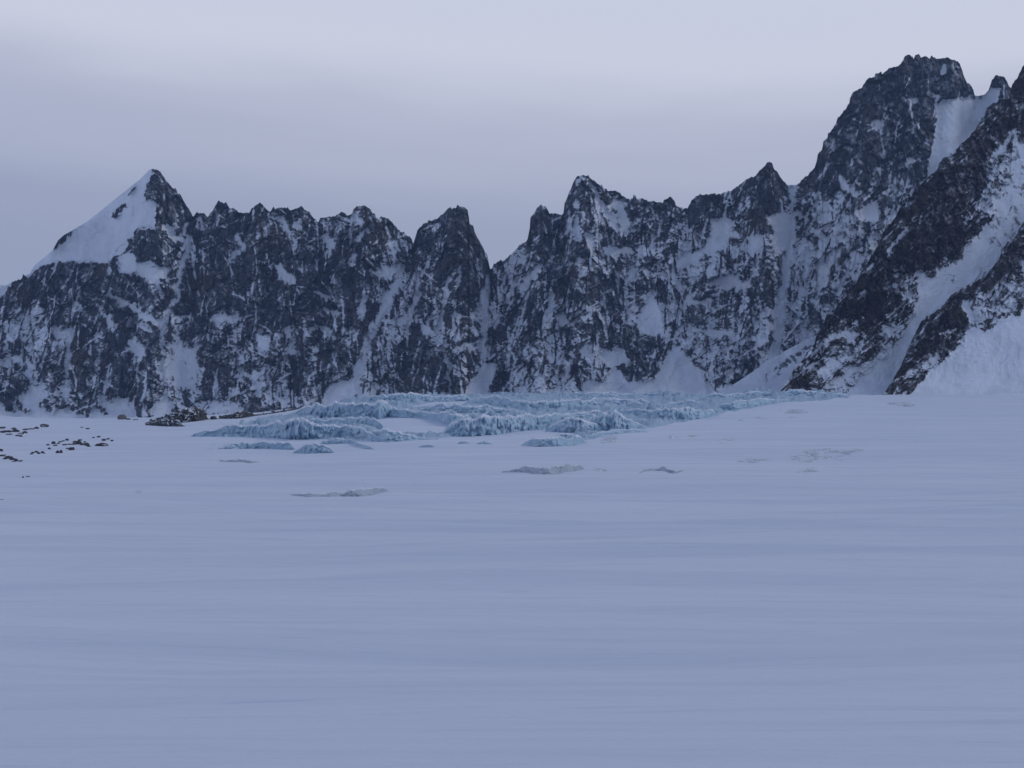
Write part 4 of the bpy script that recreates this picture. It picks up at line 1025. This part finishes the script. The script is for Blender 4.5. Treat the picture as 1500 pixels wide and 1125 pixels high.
random.seed(5)
def boulder(x, y, w, h, label, group=None, tan=False):
    Y = float(depth_at(x, y))
    me = ROCK_ME[random.randrange(6) * 2 + (1 if tan else 0)]
    o = link('boulder', me, ((x - CX) / F * Y, Y, float(ground_z(np.array([float(x)]), np.array([Y]))[0]) + .0 * h / F * Y))
    s = Y / F
    o.scale = (w * .55 * s, max(w, h) * .6 * s, h * .7 * s)
    o.rotation_euler = (0, 0, random.uniform(-.5, .5))
    props(o, label, 'boulder', None, group)
ORD = 'first second third fourth fifth sixth seventh eighth ninth tenth eleventh twelfth thirteenth fourteenth fifteenth sixteenth'.split()
def stone_band(items, rows, tail, group):
    """rows: [(name, lowest y)]; each stone is named by its row and its place from the left in it"""
    left = list(items)
    for nm, ymax in rows:
        row = sorted(t for t in left if t[1] < ymax)
        left = [t for t in left if t[1] >= ymax]
        for k, (x, y, w, h) in enumerate(row):
            size = 'larger' if w >= 8 else 'tiny' if w <= 4 else 'small'
            boulder(x, y, w, h, f'{size} dark rock, {ORD[k]} from left in the {nm} row of {tail}', group)
ga, gb, gc = 'rocks of the dark band at the left edge', 'rocks scattered on the snow left of the mound', 'rocks of the lower band at the left edge'
stone_band(((4, 628, 9, 6), (11, 633, 13, 5), (22, 632, 11, 4), (14, 637, 9, 4), (30, 636, 9, 3.5), (36, 634, 7, 3), (25, 639, 6, 3), (45, 629, 14, 3.5), (53, 628, 7, 3), (37, 630, 8, 3), (20, 629, 7, 4), (4, 634, 7, 5), (30, 640, 5, 2.5)),
           [('upper', 631.5), ('middle', 635), ('lower', 999)], 'the upper left stone band', ga)
boulder(64.5, 625, 14, 6, 'flat-topped dark block at the right end of the upper stone band')
boulder(120, 626, 5, 2.5, 'left of the two small rocks alone on the snow above the scattered stones')
boulder(128.5, 628, 6, 3, 'right of the two small rocks alone on the snow above the scattered stones')
stone_band(((137, 643, 4, 3), (144, 642, 5.5, 4), (152, 648, 6, 5), (158, 646, 5, 3), (164, 648.5, 5, 3.5), (143, 656, 7, 5), (117, 647.5, 7, 3.5), (110, 651, 7, 4), (98, 648, 6, 4), (92, 649.5, 5, 3), (85, 653, 5, 3), (78, 653, 6, 4), (81, 656, 6, 3), (70, 655, 5, 3), (72, 659, 4, 2.5), (95, 655, 7.5, 4.5), (102, 654, 6, 4), (105, 660, 9, 7), (108, 654, 7, 5), (115, 653.5, 9, 5.5), (121, 655, 8, 5), (127, 656, 7, 4.5), (130, 657, 5, 3), (53, 662, 6, 4), (48, 663, 5, 3), (57, 664, 6, 3.5), (62, 663, 5, 3), (46, 664.5, 5, 2.5), (65, 663.5, 4, 2), (99, 659, 5, 3), (88, 651, 5, 3), (124, 651, 4, 3)),
           [('top', 648.8), ('middle', 655.5), ('bottom', 999)], 'stones scattered on the snow', gb)
boulder(151.5, 656, 19, 6, 'long brown slab at the right end of the scattered stones')
boulder(84.2, 663, 5, 6, 'left of the two pointed dark stones standing side by side')
boulder(89.5, 663, 5, 6, 'right of the two pointed dark stones standing side by side')
stone_band(((1, 660, 7, 5), (4, 667, 10, 6), (12, 670, 11, 6), (18, 672, 8, 5), (24, 674, 7, 5.5), (30, 674.5, 6, 3), (20, 675, 6, 3), (7, 671, 6, 3)),
           [('upper', 671.5), ('lower', 999)], 'the lower left stone band', gc)
boulder(33.5, 699, 2, 2.5, 'tiny dark stone alone on the snow below the left stone bands')
boulder(40.5, 698, 6, 2.2, 'flat dark stone beside the tiny one below the left stone bands')
boulder(1.5, 735, 7, 5, 'dark boulder lowest at the left edge of the snow')
boulder(178, 614, 13, 7, 'light tan rounded boulder left of the brown mound', None, True)
boulder(188, 614.5, 7, 3, 'small dark rock just right of the light tan boulder')
boulder(198, 615, 8, 2.5, 'flat dark rock between the tan boulder and the brown mound')
boulder(312, 614, 10, 5, 'grey rock at the right foot of the brown mound')

# ------------------------------------------------------------------ haze
def build_haze():
    mat = bpy.data.materials.new('thin cold air')
    mat.use_nodes = True
    nt = mat.node_tree
    nt.nodes.clear()
    out = nt.nodes.new('ShaderNodeOutputMaterial')
    v = nt.nodes.new('ShaderNodeVolumePrincipled')
    v.inputs['Color'].default_value = (.46, .65, 1.0, 1)
    v.inputs['Density'].default_value = 2.9e-5
    v.inputs['Anisotropy'].default_value = 0
    nt.links.new(v.outputs[0], out.inputs['Volume'])
    x, y0, y1, z0, z1_ = 5200., -5200., 5200., -420., 1500.
    co = [(-x, y0, z0), (x, y0, z0), (x, y1, z0), (-x, y1, z0), (-x, y0, z1_), (x, y0, z1_), (x, y1, z1_), (-x, y1, z1_)]
    q = [(0, 3, 2, 1), (4, 5, 6, 7), (0, 1, 5, 4), (1, 2, 6, 5), (2, 3, 7, 6), (3, 0, 4, 7)]
    o = link('haze', make_mesh('haze', co, q, mat, smooth=False))
    props(o, 'thin blue air between the camera and the far mountains', 'haze', 'stuff')
build_haze()
